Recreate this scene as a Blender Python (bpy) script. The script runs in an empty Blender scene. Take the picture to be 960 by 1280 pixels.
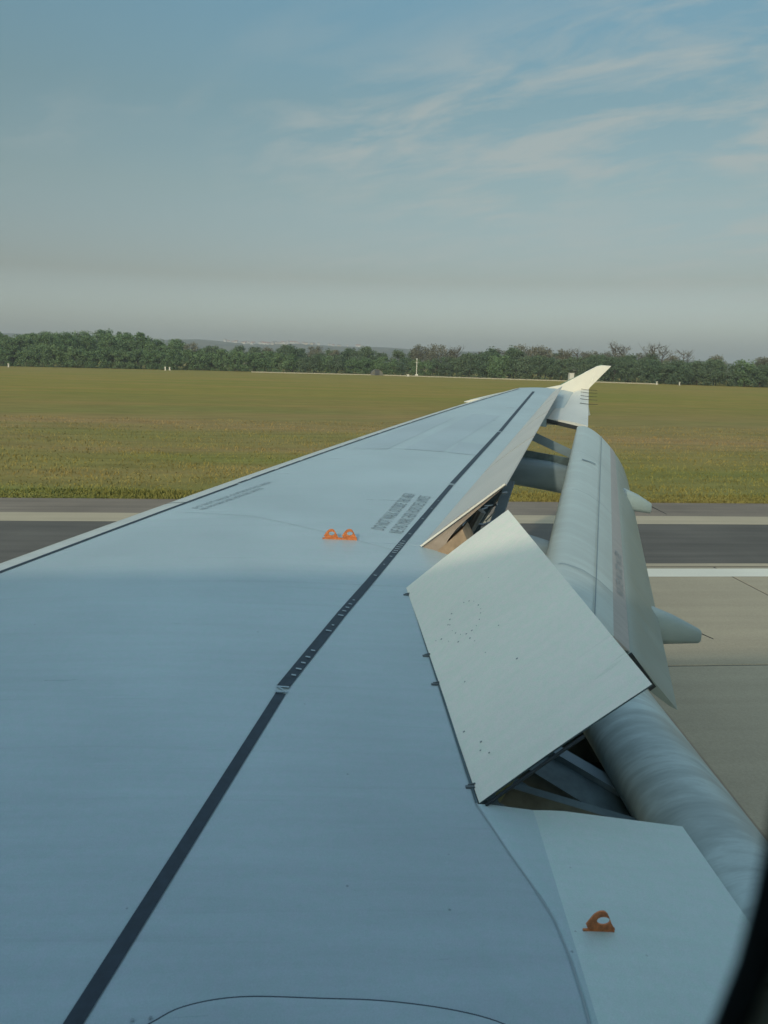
import bpy, bmesh, math, random
import numpy as np
from mathutils import Vector, Matrix
random.seed(7); rng = np.random.RandomState(7)
scn = bpy.context.scene
col = scn.collection

# ---------------------------------------------------------------- camera
EYE = 4.5
yaw, pitch, roll = math.radians(5.4), math.radians(-11.0), math.radians(1.4)
fw = Vector((math.sin(yaw)*math.cos(pitch), math.cos(yaw)*math.cos(pitch), math.sin(pitch)))
r0 = Vector((math.cos(yaw), -math.sin(yaw), 0)); u0 = r0.cross(fw)
RT = r0*math.cos(roll) + u0*math.sin(roll); UP = -r0*math.sin(roll) + u0*math.cos(roll)
cam = bpy.data.cameras.new('camera'); camo = bpy.data.objects.new('camera', cam); col.objects.link(camo)
M = Matrix((RT, UP, -fw)).transposed().to_4x4(); M.translation = Vector((0, 0, EYE)); camo.matrix_world = M
cam.sensor_fit = 'VERTICAL'; cam.sensor_height = 36; cam.lens = 27
cam.clip_start = 0.01; cam.clip_end = 30000
cam.dof.use_dof = True; cam.dof.focus_distance = 12; cam.dof.aperture_fstop = 9
scn.camera = camo
scn.render.resolution_x, scn.render.resolution_y = 768, 1024

# ---------------------------------------------------------------- sky, sun, exposure
PHI = math.radians(25)              # sun behind the camera, a little towards the nose
SEL = math.atan(math.tan(math.radians(26))*math.cos(PHI))
sdir = Vector((-math.cos(SEL)*math.sin(PHI), -math.cos(SEL)*math.cos(PHI), math.sin(SEL)))
W = bpy.data.worlds.new('World'); scn.world = W; W.use_nodes = True
nt = W.node_tree; nt.nodes.clear()
def N(t, typ, **k):
    n = t.nodes.new(typ)
    for a, b in k.items():
        if a == 'inp':
            for i, v in b.items(): n.inputs[i].default_value = v
        else: setattr(n, a, b)
    return n
def ramp(t, fac, stops, interp='LINEAR'):
    n = t.nodes.new('ShaderNodeValToRGB'); cr = n.color_ramp; cr.interpolation = interp
    while len(cr.elements) < len(stops): cr.elements.new(.5)
    for e, (p, c) in zip(cr.elements, stops):
        e.position = p; e.color = (c if len(c) == 4 else (*c, 1)) if isinstance(c, tuple) else (c, c, c, 1)
    t.links.new(fac, n.inputs[0]); return n.outputs[0]
def mix(t, a, b, f, mode='MIX'):
    n = t.nodes.new('ShaderNodeMix'); n.data_type = 'RGBA'; n.blend_type = mode
    for s, v in ((0, f), (6, a), (7, b)):
        if hasattr(v, 'links'): t.links.new(v, n.inputs[s])
        else: n.inputs[s].default_value = v if s == 0 else (*v, 1)
    return n.outputs[2]
def math_(t, op, a, b=0.0, c=None):
    n = t.nodes.new('ShaderNodeMath'); n.operation = op
    for i, v in enumerate((a, b, c)):
        if v is None: continue
        if hasattr(v, 'links'): t.links.new(v, n.inputs[i])
        else: n.inputs[i].default_value = v
    return n.outputs[0]
sky = N(nt, 'ShaderNodeTexSky', sky_type='NISHITA', sun_disc=False, sun_elevation=SEL,
        sun_rotation=math.atan2(sdir.x, sdir.y), altitude=100, air_density=1.3, dust_density=3.0, ozone_density=1.5)
tc = N(nt, 'ShaderNodeTexCoord'); sep = N(nt, 'ShaderNodeSeparateXYZ'); nt.links.new(tc.outputs['Generated'], sep.inputs[0])
dx, dy, dz = sep.outputs
zc = math_(nt, 'MAXIMUM', dz, 0.0)
tone = ramp(nt, zc, [(0, (1.76, 2.06, 2.68)), (0.012, (1.32, 1.545, 2.01)), (0.03, (1.027, 1.206, 1.588)), (0.1, (0.645, 0.635, 0.67)), (0.2, (0.67, 0.677, 0.603)), (0.29, (0.63, 0.71, 0.616)), (0.42, (0.67, 0.88, 0.80)), (0.7, (1.541, 1.742, 1.541)), (1, (2.144, 2.412, 2.144))])  # upper stops brighten the unseen overhead sky, added to fill the shade
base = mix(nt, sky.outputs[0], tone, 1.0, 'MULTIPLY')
# high thin cloud: project the view direction onto a flat layer
inv = math_(nt, 'DIVIDE', 1.0, math_(nt, 'ADD', zc, .13))
cx_ = math_(nt, 'MULTIPLY', dx, inv); cy_ = math_(nt, 'MULTIPLY', dy, inv)
cmb = N(nt, 'ShaderNodeCombineXYZ'); nt.links.new(cx_, cmb.inputs[0]); nt.links.new(cy_, cmb.inputs[1])
mp = N(nt, 'ShaderNodeMapping'); mp.vector_type = 'TEXTURE'; mp.inputs['Rotation'].default_value = (0, 0, math.radians(-41)); mp.inputs['Scale'].default_value = (1.0, .5, 1)
mp.inputs['Location'].default_value = (8.2, 2.4, 0)
nt.links.new(cmb.outputs[0], mp.inputs[0])
n1 = N(nt, 'ShaderNodeTexNoise', inp={'Scale': 2.3, 'Detail': 10, 'Roughness': .6, 'Distortion': .35}); nt.links.new(mp.outputs[0], n1.inputs[0])
n2 = N(nt, 'ShaderNodeTexNoise', inp={'Scale': .55, 'Detail': 2}); nt.links.new(mp.outputs[0], n2.inputs[0])
big = math_(nt, 'MULTIPLY_ADD', dx, .55, n2.outputs[0])
m1 = ramp(nt, n1.outputs[0], [(.43, 0.0), (.61, 1.0)])
m2 = ramp(nt, big, [(.42, 0.0), (.74, 1.0)])
cl = math_(nt, 'MULTIPLY', m1, m2)
lift = ramp(nt, zc, [(.0, 0.0), (.10, .45), (.22, .8), (1.0, .8)])
cl = math_(nt, 'MULTIPLY', cl, lift)
ccol = mix(nt, base, (1.15, 1.06, 1.0), 1.0, 'MULTIPLY')
ccol2 = mix(nt, ccol, (3.1, 3.4, 3.3), .8)
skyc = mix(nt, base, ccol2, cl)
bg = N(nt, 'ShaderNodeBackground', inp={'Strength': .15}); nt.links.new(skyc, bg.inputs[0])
wo = N(nt, 'ShaderNodeOutputWorld'); nt.links.new(bg.outputs[0], wo.inputs[0])

sl = bpy.data.lights.new('sun', 'SUN'); slo = bpy.data.objects.new('sun', sl); col.objects.link(slo)
sl.energy = 2.0; sl.angle = math.radians(1.4); sl.color = (1.0, .84, .63)
slo.rotation_euler = sdir.to_track_quat('Z', 'Y').to_euler()
scn.view_settings.view_transform = 'Standard'; scn.view_settings.look = 'None'
scn.view_settings.exposure = -0.12; scn.view_settings.gamma = 1
scn.render.engine = 'CYCLES'

# ---------------------------------------------------------------- materials
def mat(name, base=(.5, .5, .5), rough=.5, metal=0.0, noise=None, bump=None, coat=0.0, spec=.5, build=None):
    m = bpy.data.materials.new(name); m.use_nodes = True; t = m.node_tree
    p = t.nodes['Principled BSDF']
    p.inputs['Base Color'].default_value = (*base, 1); p.inputs['Roughness'].default_value = rough
    p.inputs['Metallic'].default_value = metal; p.inputs['Coat Weight'].default_value = coat; p.inputs['Specular IOR Level'].default_value = spec
    co = N(t, 'ShaderNodeTexCoord').outputs['Object']
    if noise:                       # (scale, amount, stretch)
        sc, amt, st = noise
        mpn = N(t, 'ShaderNodeMapping'); mpn.inputs['Scale'].default_value = st; t.links.new(co, mpn.inputs[0])
        nn = N(t, 'ShaderNodeTexNoise', inp={'Scale': sc, 'Detail': 6, 'Roughness': .6}); t.links.new(mpn.outputs[0], nn.inputs[0])
        f = ramp(t, nn.outputs[0], [(.3, 1-amt), (.7, 1+amt*.6)])
        t.links.new(mix(t, base, f, 1.0, 'MULTIPLY'), p.inputs['Base Color'])
    if bump:
        sc, amt = bump
        nb = N(t, 'ShaderNodeTexNoise', inp={'Scale': sc, 'Detail': 4}); t.links.new(co, nb.inputs[0])
        b = N(t, 'ShaderNodeBump', inp={'Strength': amt, 'Distance': .01}); t.links.new(nb.outputs[0], b.inputs['Height']); t.links.new(b.outputs[0], p.inputs['Normal'])
    if build: build(t, p, co)
    return m

def b_wing(basec, amt=.10):
    def f(t, p, co):
        # broad patches of worn paint, chordwise streaks, fine speckle
        a = N(t, 'ShaderNodeTexNoise', inp={'Scale': .9, 'Detail': 4}); t.links.new(co, a.inputs[0])
        mp1 = N(t, 'ShaderNodeMapping'); mp1.inputs['Scale'].default_value = (.7, 7, 1); t.links.new(co, mp1.inputs[0])
        s = N(t, 'ShaderNodeTexNoise', inp={'Scale': 2.2, 'Detail': 7, 'Roughness': .65}); t.links.new(mp1.outputs[0], s.inputs[0])
        g = N(t, 'ShaderNodeTexNoise', inp={'Scale': 260, 'Detail': 2}); t.links.new(co, g.inputs[0])
        c = mix(t, basec, ramp(t, a.outputs[0], [(.3, 1-amt), (.7, 1+amt)]), 1, 'MULTIPLY')
        c = mix(t, c, ramp(t, s.outputs[0], [(.3, 1-amt*.8), (.7, 1+amt*.6)]), 1, 'MULTIPLY')
        c = mix(t, c, ramp(t, g.outputs[0], [(.3, .94), (.7, 1.06)]), 1, 'MULTIPLY')
        h = N(t, 'ShaderNodeTexNoise', inp={'Scale': 34, 'Detail': 3}); t.links.new(co, h.inputs[0])
        c = mix(t, c, ramp(t, h.outputs[0], [(.35, (.955, 1.0, .985)), (.65, (1.03, 1.0, 1.03))]), 1, 'MULTIPLY')
        mg = N(t, 'ShaderNodeMapping'); mg.inputs['Scale'].default_value = (.35, 16, 1); t.links.new(co, mg.inputs[0])
        gr = N(t, 'ShaderNodeTexNoise', inp={'Scale': 1.3, 'Detail': 8, 'Roughness': .7}); t.links.new(mg.outputs[0], gr.inputs[0])
        c = mix(t, c, ramp(t, gr.outputs[0], [(.58, 1.0), (.74, 1-amt*1.6)]), 1, 'MULTIPLY')
        v = N(t, 'ShaderNodeTexVoronoi', inp={'Scale': 5.5}); t.links.new(co, v.inputs[0])    # scattered flecks of dirt
        c = mix(t, c, ramp(t, v.outputs['Distance'], [(.012, .55), (.03, 1.0)]), 1, 'MULTIPLY')
        t.links.new(c, p.inputs['Base Color'])
        t.links.new(ramp(t, s.outputs[0], [(.3, .27), (.7, .42)]), p.inputs['Roughness'])
        n = N(t, 'ShaderNodeTexNoise', inp={'Scale': 2.4, 'Detail': 2}); t.links.new(co, n.inputs[0])
        b = N(t, 'ShaderNodeBump', inp={'Strength': .12, 'Distance': .01}); t.links.new(n.outputs[0], b.inputs['Height']); t.links.new(b.outputs[0], p.inputs['Normal'])
    return f
m_wing = mat('wing_grey_paint', build=b_wing((.37, .46, .485), .08))
m_wing2 = mat('wing_patch_paint', build=b_wing((.345, .425, .46), .08))
m_slat = mat('slat_paint', (.50, .53, .50), .35, noise=(3, .12, (1, 5, 1)))
m_panel = mat('fixed_panel_paint', build=b_wing((.52, .63, .60), .05))
m_panel2 = mat('fairing_edge_paint', build=b_wing((.40, .51, .52), .05))
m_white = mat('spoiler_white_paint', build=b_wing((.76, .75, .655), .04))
m_fence = mat('fence_white_paint', (.72, .71, .64), .4, noise=(2, .08, (1, 1, 1)))
m_line = mat('black_walkway_paint', (.022, .035, .05), .5, noise=(30, .3, (1, 1, 1)))
m_letter = mat('stencil_paint', (.245, .305, .33), .6, noise=(40, .5, (1, 1, 1)))
m_tick = mat('tick_pale', (.30, .38, .42), .5)
m_dark = mat('sealant_dark', (.02, .026, .03), .6)
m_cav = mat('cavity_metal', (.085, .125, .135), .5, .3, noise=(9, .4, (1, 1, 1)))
m_primer = mat('primer_orange', (.36, .26, .17), .6, noise=(12, .35, (1, 1, 1)))
m_under = mat('spoiler_underside', (.33, .27, .22), .5, noise=(9, .25, (1, 1, 1)))
m_metal = mat('bare_metal', (.35, .37, .38), .35, .8)
m_hook = mat('orange_paint', (.60, .19, .06), .5, noise=(60, .45, (1, 1, 1)))
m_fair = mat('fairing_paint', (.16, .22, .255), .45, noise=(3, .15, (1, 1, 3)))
m_fuse = mat('fuselage_white', (.78, .79, .78), .35)
m_seal = mat('window_gasket', (.006, .012, .014), .7)
m_surr = mat('window_surround_plastic', (.35, .36, .27), .6, noise=(20, .15, (1, 1, 1)))

def b_flap(basec, wear):
    def f(t, p, co):
        mp1 = N(t, 'ShaderNodeMapping'); mp1.inputs['Scale'].default_value = (.8, 5.5, .8); mp1.inputs['Rotation'].default_value = (0, 0, .25); t.links.new(co, mp1.inputs[0])
        s = N(t, 'ShaderNodeTexNoise', inp={'Scale': 1.5, 'Detail': 8, 'Roughness': .68, 'Distortion': .25}); t.links.new(mp1.outputs[0], s.inputs[0])
        a = N(t, 'ShaderNodeTexNoise', inp={'Scale': 1.1, 'Detail': 3}); t.links.new(co, a.inputs[0])
        c = mix(t, basec, ramp(t, s.outputs[0], [(.34, 1-wear), (.5, 1.0), (.60, 1+wear*1.1), (.68, 1.0)]), 1, 'MULTIPLY')
        c = mix(t, c, ramp(t, a.outputs[0], [(.3, 1-wear*.5), (.7, 1+wear*.4)]), 1, 'MULTIPLY')
        t.links.new(c, p.inputs['Base Color'])
        t.links.new(ramp(t, s.outputs[0], [(.3, .3), (.7, .5)]), p.inputs['Roughness'])
    return f
m_flap = mat('flap_paint', build=b_flap((.42, .50, .49), .10))
m_flapin = mat('inner_flap_worn_paint', build=b_flap((.37, .45, .44), .26))
m_strip = mat('flap_trailing_strip', (.36, .35, .34), .45, noise=(5, .15, (1, 4, 1)))
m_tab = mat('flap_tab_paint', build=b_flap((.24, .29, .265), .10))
m_tabin = mat('inner_tab_paint', (.25, .195, .14), .5, noise=(5, .15, (1, 1, 1)))

# ---------------------------------------------------------------- object helpers
def link(name, me, m=None, parent=None, smooth=False):
    o = bpy.data.objects.new(name, me); col.objects.link(o)
    if m is not None and len(me.materials) == 0:
        for q in (m if isinstance(m, (list, tuple)) else [m]): me.materials.append(q)
    if smooth: me.polygons.foreach_set('use_smooth', [True]*len(me.polygons))
    if parent is not None: o.parent = parent
    return o
def wpos(o):
    p = Vector((0, 0, 0))
    while o is not None: p = p + Vector(o.location); o = o.parent
    return p
def poly(name, verts, faces, m, parent=None, smooth=False, ac=True, sub=None, origin=None, sharp=None):
    """mesh from world points; ac=True: points are relative to the eye point (z up from it)"""
    v = np.array([tuple(p) for p in verts], float)
    if ac: v = v + np.array([0, 0, EYE])
    c = (v.min(0)+v.max(0))/2 if origin is None else np.array(origin, float)
    pp = np.array(wpos(parent)) if parent is not None else np.zeros(3)
    me = bpy.data.meshes.new(name); me.from_pydata([tuple(q) for q in (v-c)], [], faces); me.update()
    bm = bmesh.new(); bm.from_mesh(me); bmesh.ops.recalc_face_normals(bm, faces=bm.faces); bm.to_mesh(me); bm.free()
    o = link(name, me, m, parent, smooth); o.location = tuple(c-pp)
    if sharp:
        me.set_sharp_from_angle(angle=math.radians(sharp))
    return o
def box(verts, faces, a, b):
    n = len(verts); (x0, y0, z0), (x1, y1, z1) = a, b
    verts += [(x0,y0,z0),(x1,y0,z0),(x1,y1,z0),(x0,y1,z0),(x0,y0,z1),(x1,y0,z1),(x1,y1,z1),(x0,y1,z1)]
    faces += [tuple(n+i for i in f) for f in ((0,3,2,1),(4,5,6,7),(0,1,5,4),(1,2,6,5),(2,3,7,6),(3,0,4,7))]
def bar(verts, faces, a, b, w, h, up=(0, 0, 1)):
    a, b = Vector(a), Vector(b); d = (b-a).normalized(); s = d.cross(Vector(up)).normalized(); u = s.cross(d)
    n = len(verts)
    for p in (a, b):
        for i, j in ((-1,-1),(1,-1),(1,1),(-1,1)): verts.append(tuple(p + s*i*w/2 + u*j*h/2))
    faces += [tuple(n+i for i in f) for f in ((0,1,2,3),(7,6,5,4),(0,4,5,1),(1,5,6,2),(2,6,7,3),(3,7,4,0))]
def tube(verts, faces, pts, r, seg=8):
    n = len(verts); pts = [Vector(p) for p in pts]
    for i, p in enumerate(pts):
        d = (pts[min(i+1, len(pts)-1)]-pts[max(i-1, 0)]).normalized(); s = d.cross(Vector((.1, .2, 1))).normalized(); u = s.cross(d)
        for k in range(seg):
            a = 2*math.pi*k/seg; verts.append(tuple(p + (s*math.cos(a)+u*math.sin(a))*(r[i] if isinstance(r, (list, tuple)) else r)))
    for i in range(len(pts)-1):
        for k in range(seg):
            a, b = n+i*seg+k, n+i*seg+(k+1) % seg; faces.append((a, b, b+seg, a+seg))
    faces.append(tuple(n+k for k in range(seg))[::-1]); faces.append(tuple(n+(len(pts)-1)*seg+k for k in range(seg)))
def tag(o, label=None, cat=None, group=None, kind=None):
    for k, v in (('label', label), ('category', cat), ('group', group), ('kind', kind)):
        if v: o[k] = v
    return o
def empty(name, loc):
    o = bpy.data.objects.new(name, None); col.objects.link(o); o.location = loc; o.empty_display_size = .2; return o
def copy_tree(o, parent=None):
    c = o.copy(); col.objects.link(c)
    if parent is not None: c.parent = parent
    for ch in list(o.children): copy_tree(ch, c)
    return c

# ================================================================ GROUND
def b_grass(t, p, co):
    s = N(t, 'ShaderNodeSeparateXYZ'); t.links.new(co, s.inputs[0])
    mp1 = N(t, 'ShaderNodeMapping'); mp1.inputs['Scale'].default_value = (.25, 1, 1); t.links.new(co, mp1.inputs[0])
    w = N(t, 'ShaderNodeTexNoise', inp={'Scale': .06, 'Detail': 5, 'Roughness': .6}); t.links.new(mp1.outputs[0], w.inputs[0])
    d = math_(t, 'MULTIPLY_ADD', math_(t, 'SUBTRACT', w.outputs[0], .5), 46.0, s.outputs[1])
    d = math_(t, 'DIVIDE', d, 300.0)
    c = ramp(t, d, [(.06, (.15, .165, .055)), (.11, (.235, .20, .066)), (.15, (.255, .20, .08)), (.19, (.255, .20, .08)), (.26, (.245, .198, .06)), (.36, (.255, .21, .052)), (.6, (.27, .215, .055)), (1.0, (.25, .205, .06))])
    f = N(t, 'ShaderNodeTexNoise', inp={'Scale': .9, 'Detail': 8, 'Roughness': .7}); t.links.new(mp1.outputs[0], f.inputs[0])
    c = mix(t, c, ramp(t, f.outputs[0], [(.3, .78), (.7, 1.2)]), 1, 'MULTIPLY')
    g = N(t, 'ShaderNodeTexNoise', inp={'Scale': .12, 'Detail': 4}); t.links.new(mp1.outputs[0], g.inputs[0])
    c = mix(t, c, ramp(t, g.outputs[0], [(.35, (.86, .98, .8)), (.65, (1.12, 1.02, 1.1))]), 1, 'MULTIPLY')
    t.links.new(c, p.inputs['Base Color'])
    b = N(t, 'ShaderNodeBump', inp={'Strength': .35, 'Distance': .06}); t.links.new(f.outputs[0], b.inputs['Height']); t.links.new(b.outputs[0], p.inputs['Normal'])
m_grass = mat('field_grass', rough=.95, spec=.1, build=b_grass)
def sheet(name, x0, x1, y0, y1, z, m, parent=None):
    return poly(name, [(x0,y0,z),(x1,y0,z),(x1,y1,z),(x0,y1,z)], [(0,1,2,3)], m, parent, ac=False, origin=(0, 0, z))
tag(sheet('ground', -6000, 6000, -6000, 6000, 0, m_grass), kind='structure')

def paving(basec, sc=4, amt=.18, speck=.25):
    def f(t, p, co):
        a = N(t, 'ShaderNodeTexNoise', inp={'Scale': .35, 'Detail': 6}); t.links.new(co, a.inputs[0])
        mp1 = N(t, 'ShaderNodeMapping'); mp1.inputs['Scale'].default_value = (.15, 2.2, 1); t.links.new(co, mp1.inputs[0])
        b_ = N(t, 'ShaderNodeTexNoise', inp={'Scale': 1.2, 'Detail': 6}); t.links.new(mp1.outputs[0], b_.inputs[0])
        g = N(t, 'ShaderNodeTexNoise', inp={'Scale': 38, 'Detail': 4, 'Roughness': .8}); t.links.new(co, g.inputs[0])
        c = mix(t, basec, ramp(t, a.outputs[0], [(.3, 1-amt), (.7, 1+amt)]), 1, 'MULTIPLY')
        c = mix(t, c, ramp(t, b_.outputs[0], [(.3, 1-amt), (.7, 1+amt)]), 1, 'MULTIPLY')
        c = mix(t, c, ramp(t, g.outputs[0], [(.3, 1-speck), (.7, 1+speck)]), 1, 'MULTIPLY')
        t.links.new(c, p.inputs['Base Color'])
        b = N(t, 'ShaderNodeBump', inp={'Strength': .4, 'Distance': .01}); t.links.new(g.outputs[0], b.inputs['Height']); t.links.new(b.outputs[0], p.inputs['Normal'])
    return f
m_asph = mat('runway_dark_asphalt', rough=.85, build=paving((.105, .096, .082)))
m_shld = mat('shoulder_asphalt', rough=.9, build=paving((.20, .165, .13)))
m_strip_y = mat('faded_cream_paint', rough=.8, build=paving((.42, .355, .25), amt=.08, speck=.12))
m_mark = mat('white_marking_paint', rough=.7, build=paving((.72, .70, .60), amt=.05, speck=.08))
m_conc = mat('runway_concrete', rough=.85, build=paving((.375, .325, .235), amt=.07, speck=.14))
m_joint = mat('joint_filler', (.05, .048, .045), .9)
L = 1500
tag(sheet('shoulder', -L, L, 16.3, 25.0, .004, m_shld), kind='structure')
tag(sheet('asphalt_runway_edge', -L, L, 16.87, 21.4, .008, m_asph), kind='structure')
tag(sheet('cream_edge_line', -L, L, 21.4, 22.62, .012, m_strip_y), kind='structure')
rw = tag(sheet('runway', -L, L, -26, 16.8, .008, m_joint), kind='structure')
# concrete slabs, near ones each a piece; the rest one sheet per lane
slab_me = None
def slab_mesh(w, l):
    v, f = [], []; e = .012
    v = [(-w/2,-l/2,0),(w/2,-l/2,0),(w/2,l/2,0),(-w/2,l/2,0),(-w/2+e,-l/2+e,.012),(w/2-e,-l/2+e,.012),(w/2-e,l/2-e,.012),(-w/2+e,l/2-e,.012)]
    f = [(4,5,6,7),(0,1,5,4),(1,2,6,5),(2,3,7,6),(3,0,4,7)]
    me = bpy.data.meshes.new('slab'); me.from_pydata(v, [], f); me.materials.append(m_conc); return me
lanes = [(-6.5, -.78), (-.75, 4.97), (5.0, 10.70), (10.74, 16.52)]
for j, (ya, yb) in enumerate(lanes):
    me = slab_mesh(7.46, yb-ya)
    xs0 = 9.3 if j != 3 else 9.3
    for i in range(-4, 4):
        o = bpy.data.objects.new('slab', me); col.objects.link(o); o.parent = rw
        o.location = (xs0+7.5*i-3.75, (ya+yb)/2, .001)
    xa, xb = 9.3+7.5*(-4)-7.5, 9.3+7.5*3
    far = []; ff = []
    for a, b in ((-L, xa), (xb, L)): n = len(far); far += [(a,ya,.013),(b,ya,.013),(b,yb,.013),(a,yb,.013)]; ff.append((n,n+1,n+2,n+3))
    poly('concrete_lane', far, ff, m_conc, rw, ac=False)
poly('concrete_lane', [(-L,-26,.013),(L,-26,.013),(L,-6.55,.013),(-L,-6.55,.013)], [(0,1,2,3)], m_conc, rw, ac=False)
tag(sheet('white_runway_edge_line', -L, L, 15.7, 16.36, .0255, m_mark), kind='structure')
tag(sheet('concrete_edge_strip', -L, L, 16.56, 16.84, .022, m_strip_y), kind='structure')

# grass tufts near the paved edge
def build_tufts():
    n = 60000
    y = 25.0 + rng.power(.75, n)*34; y[:16000] = 25.0 + rng.rand(16000)**1.6*1.6
    xw = .62*y + 4
    x = (rng.rand(n)*2-1)*xw + .1*y
    h = (.03+.06*rng.rand(n))*(1+.6*np.sin(x*.7+y*1.3)*np.sin(x*.21-y*.5)); h[:16000] *= 1.15
    a = rng.rand(n)*math.pi; w = .01+.02*rng.rand(n); lx = (rng.rand(n)-.5)*.10; ly = (rng.rand(n)-.5)*.10
    V = np.zeros((n, 4, 3)); c, s = np.cos(a)*w, np.sin(a)*w
    V[:,0] = np.stack([x-c, y-s, 0*x], 1); V[:,1] = np.stack([x+c, y+s, 0*x], 1)
    V[:,2] = np.stack([x+c*.7+lx, y+s*.7+ly, h], 1); V[:,3] = np.stack([x-c*.4+lx, y-s*.4+ly, h*.85], 1)
    F = np.arange(n*4).reshape(n, 4)
    me = bpy.data.meshes.new('grass'); me.from_pydata(V.reshape(-1, 3).tolist(), [], F.tolist())
    o = link('grass', me, m_grass); return tag(o, 'short rough grass along the edge of the paved shoulder', 'grass', kind='stuff')
build_tufts()

# ================================================================ FAR LAND
def hill_h(x, y):
    k = np.clip((y-1700)/1500, 0, 1); k = k*k*(3-2*k)
    prof = np.interp(x, [-3500,-1200,-650,-420,-150,250,700,1100,1500,2100,3500], [80,78,74,80,66,60,60,54,44,32,40])
    return k*(prof + 5*np.sin(x*.006+1)+3*np.sin(x*.017+y*.003))
def b_hill(t, p, co):
    a = N(t, 'ShaderNodeTexNoise', inp={'Scale': .012, 'Detail': 6, 'Roughness': .65}); t.links.new(co, a.inputs[0])
    c = ramp(t, a.outputs[0], [(.38, (.02, .035, .022)), (.48, (.035, .055, .03)), (.52, (.09, .085, .05)), (.6, (.11, .105, .06)), (.68, (.03, .05, .026))])
    t.links.new(c, p.inputs['Base Color'])
m_hill = mat('hill_fields', rough=1, spec=.0, build=b_hill)
def hills():
    xs = np.linspace(-4500, 4500, 121); ys = np.linspace(1650, 5600, 28)
    v = [(x, y, float(hill_h(x, y))-(.8 if j == 0 else 0)) for j, y in enumerate(ys) for x in xs]
    f = [(j*121+i, j*121+i+1, (j+1)*121+i+1, (j+1)*121+i) for j in range(27) for i in range(120)]
    return tag(poly('hills', v, f, m_hill, ac=False, smooth=True), kind='structure')
hills()
m_hw = mat('house_render_white', (.62, .60, .56), .8); m_hw2 = mat('house_render_cream', (.50, .43, .33), .8)
m_hr = mat('red_roof_tiles', (.28, .10, .06), .8); m_hr2 = mat('grey_roof', (.16, .15, .15), .8); m_win = mat('house_window', (.05, .06, .07), .3)
def house_proto(w, d, h, rh, wallm, roofm):
    root = empty('house', (0, 0, 0))
    v, f = [], []; box(v, f, (-w/2,-d/2,-3), (w/2,d/2,h)); poly('wall', v, f, wallm, root, ac=False, origin=(0,0,0))
    e = .5
    v = [(-w/2-e,-d/2-e,h),(w/2+e,-d/2-e,h),(w/2+e,d/2+e,h),(-w/2-e,d/2+e,h),(-w/2-e,0,h+rh),(w/2+e,0,h+rh)]
    f = [(0,1,5,4),(2,3,4,5),(0,4,3),(1,2,5),(3,2,1,0)]
    poly('roof', v, f, roofm, root, ac=False, origin=(0,0,0))
    for k in (-1, 1):
        v, f = [], []; box(v, f, (k*w*.25-.9,-d/2-.05,h*.35), (k*w*.25+.9,-d/2+.1,h*.7)); poly('window', v, f, m_win, root, ac=False)
    return root
protos = [house_proto(11, 9, 6, 3.6, m_hw, m_hr), house_proto(14, 9, 5, 3.2, m_hw2, m_hr2), house_proto(9, 9, 8, 3, m_hw, m_hr2)]
desc = ['small white house with a red pitched roof on the far hillside', 'long cream house with a grey roof on the far hillside', 'tall narrow white house with a grey roof on the far hillside']
grp = ['white red-roofed houses on the far hill', 'cream grey-roofed houses on the far hill', 'narrow white houses on the far hill']
used = [False]*3
def put_house(x, y, k):
    o = protos[k] if not used[k] else copy_tree(protos[k]); used[k] = True
    o.location = (x, y, float(hill_h(x, y))); o.rotation_euler.z = random.uniform(-.6, .6)
    tag(o, desc[k], 'house', grp[k])
for i in range(70):
    y = random.uniform(2850, 3450); px = random.triangular(238, 470, 330) if i < 58 else random.choice([545, 548, 552, 700, 705, 560, 610, 640, 655, 880, 740, 735])+random.uniform(-6, 6)
    az = math.atan((px-480)/960) + yaw
    put_house(y*math.tan(az), y, random.choice([0, 0, 1, 2]))

# ---------------------------------------------------------------- trees
def foliage_mat(name, c0, c1):
    def f(t, p, co):
        oi = N(t, 'ShaderNodeObjectInfo')
        a = N(t, 'ShaderNodeTexNoise', inp={'Scale': .55, 'Detail': 5, 'Roughness': .7}); t.links.new(co, a.inputs[0])
        f1 = math_(t, 'MULTIPLY_ADD', oi.outputs['Random'], .55, math_(t, 'MULTIPLY', a.outputs[0], .6))
        c = ramp(t, f1, [(.15, c0), (.85, c1)])
        t.links.new(c, p.inputs['Base Color'])
    return mat(name, rough=.8, spec=.15, build=f)
fm_green = foliage_mat('spring_foliage', (.080, .145, .068), (.125, .195, .095))
fm_dark = foliage_mat('dark_foliage', (.062, .108, .064), (.105, .15, .09))
fm_brown = foliage_mat('budding_foliage', (.10, .11, .08), (.16, .16, .12))
m_bark = mat('bark', (.075, .062, .048), .9, noise=(6, .3, (1, 1, .3)))
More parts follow.
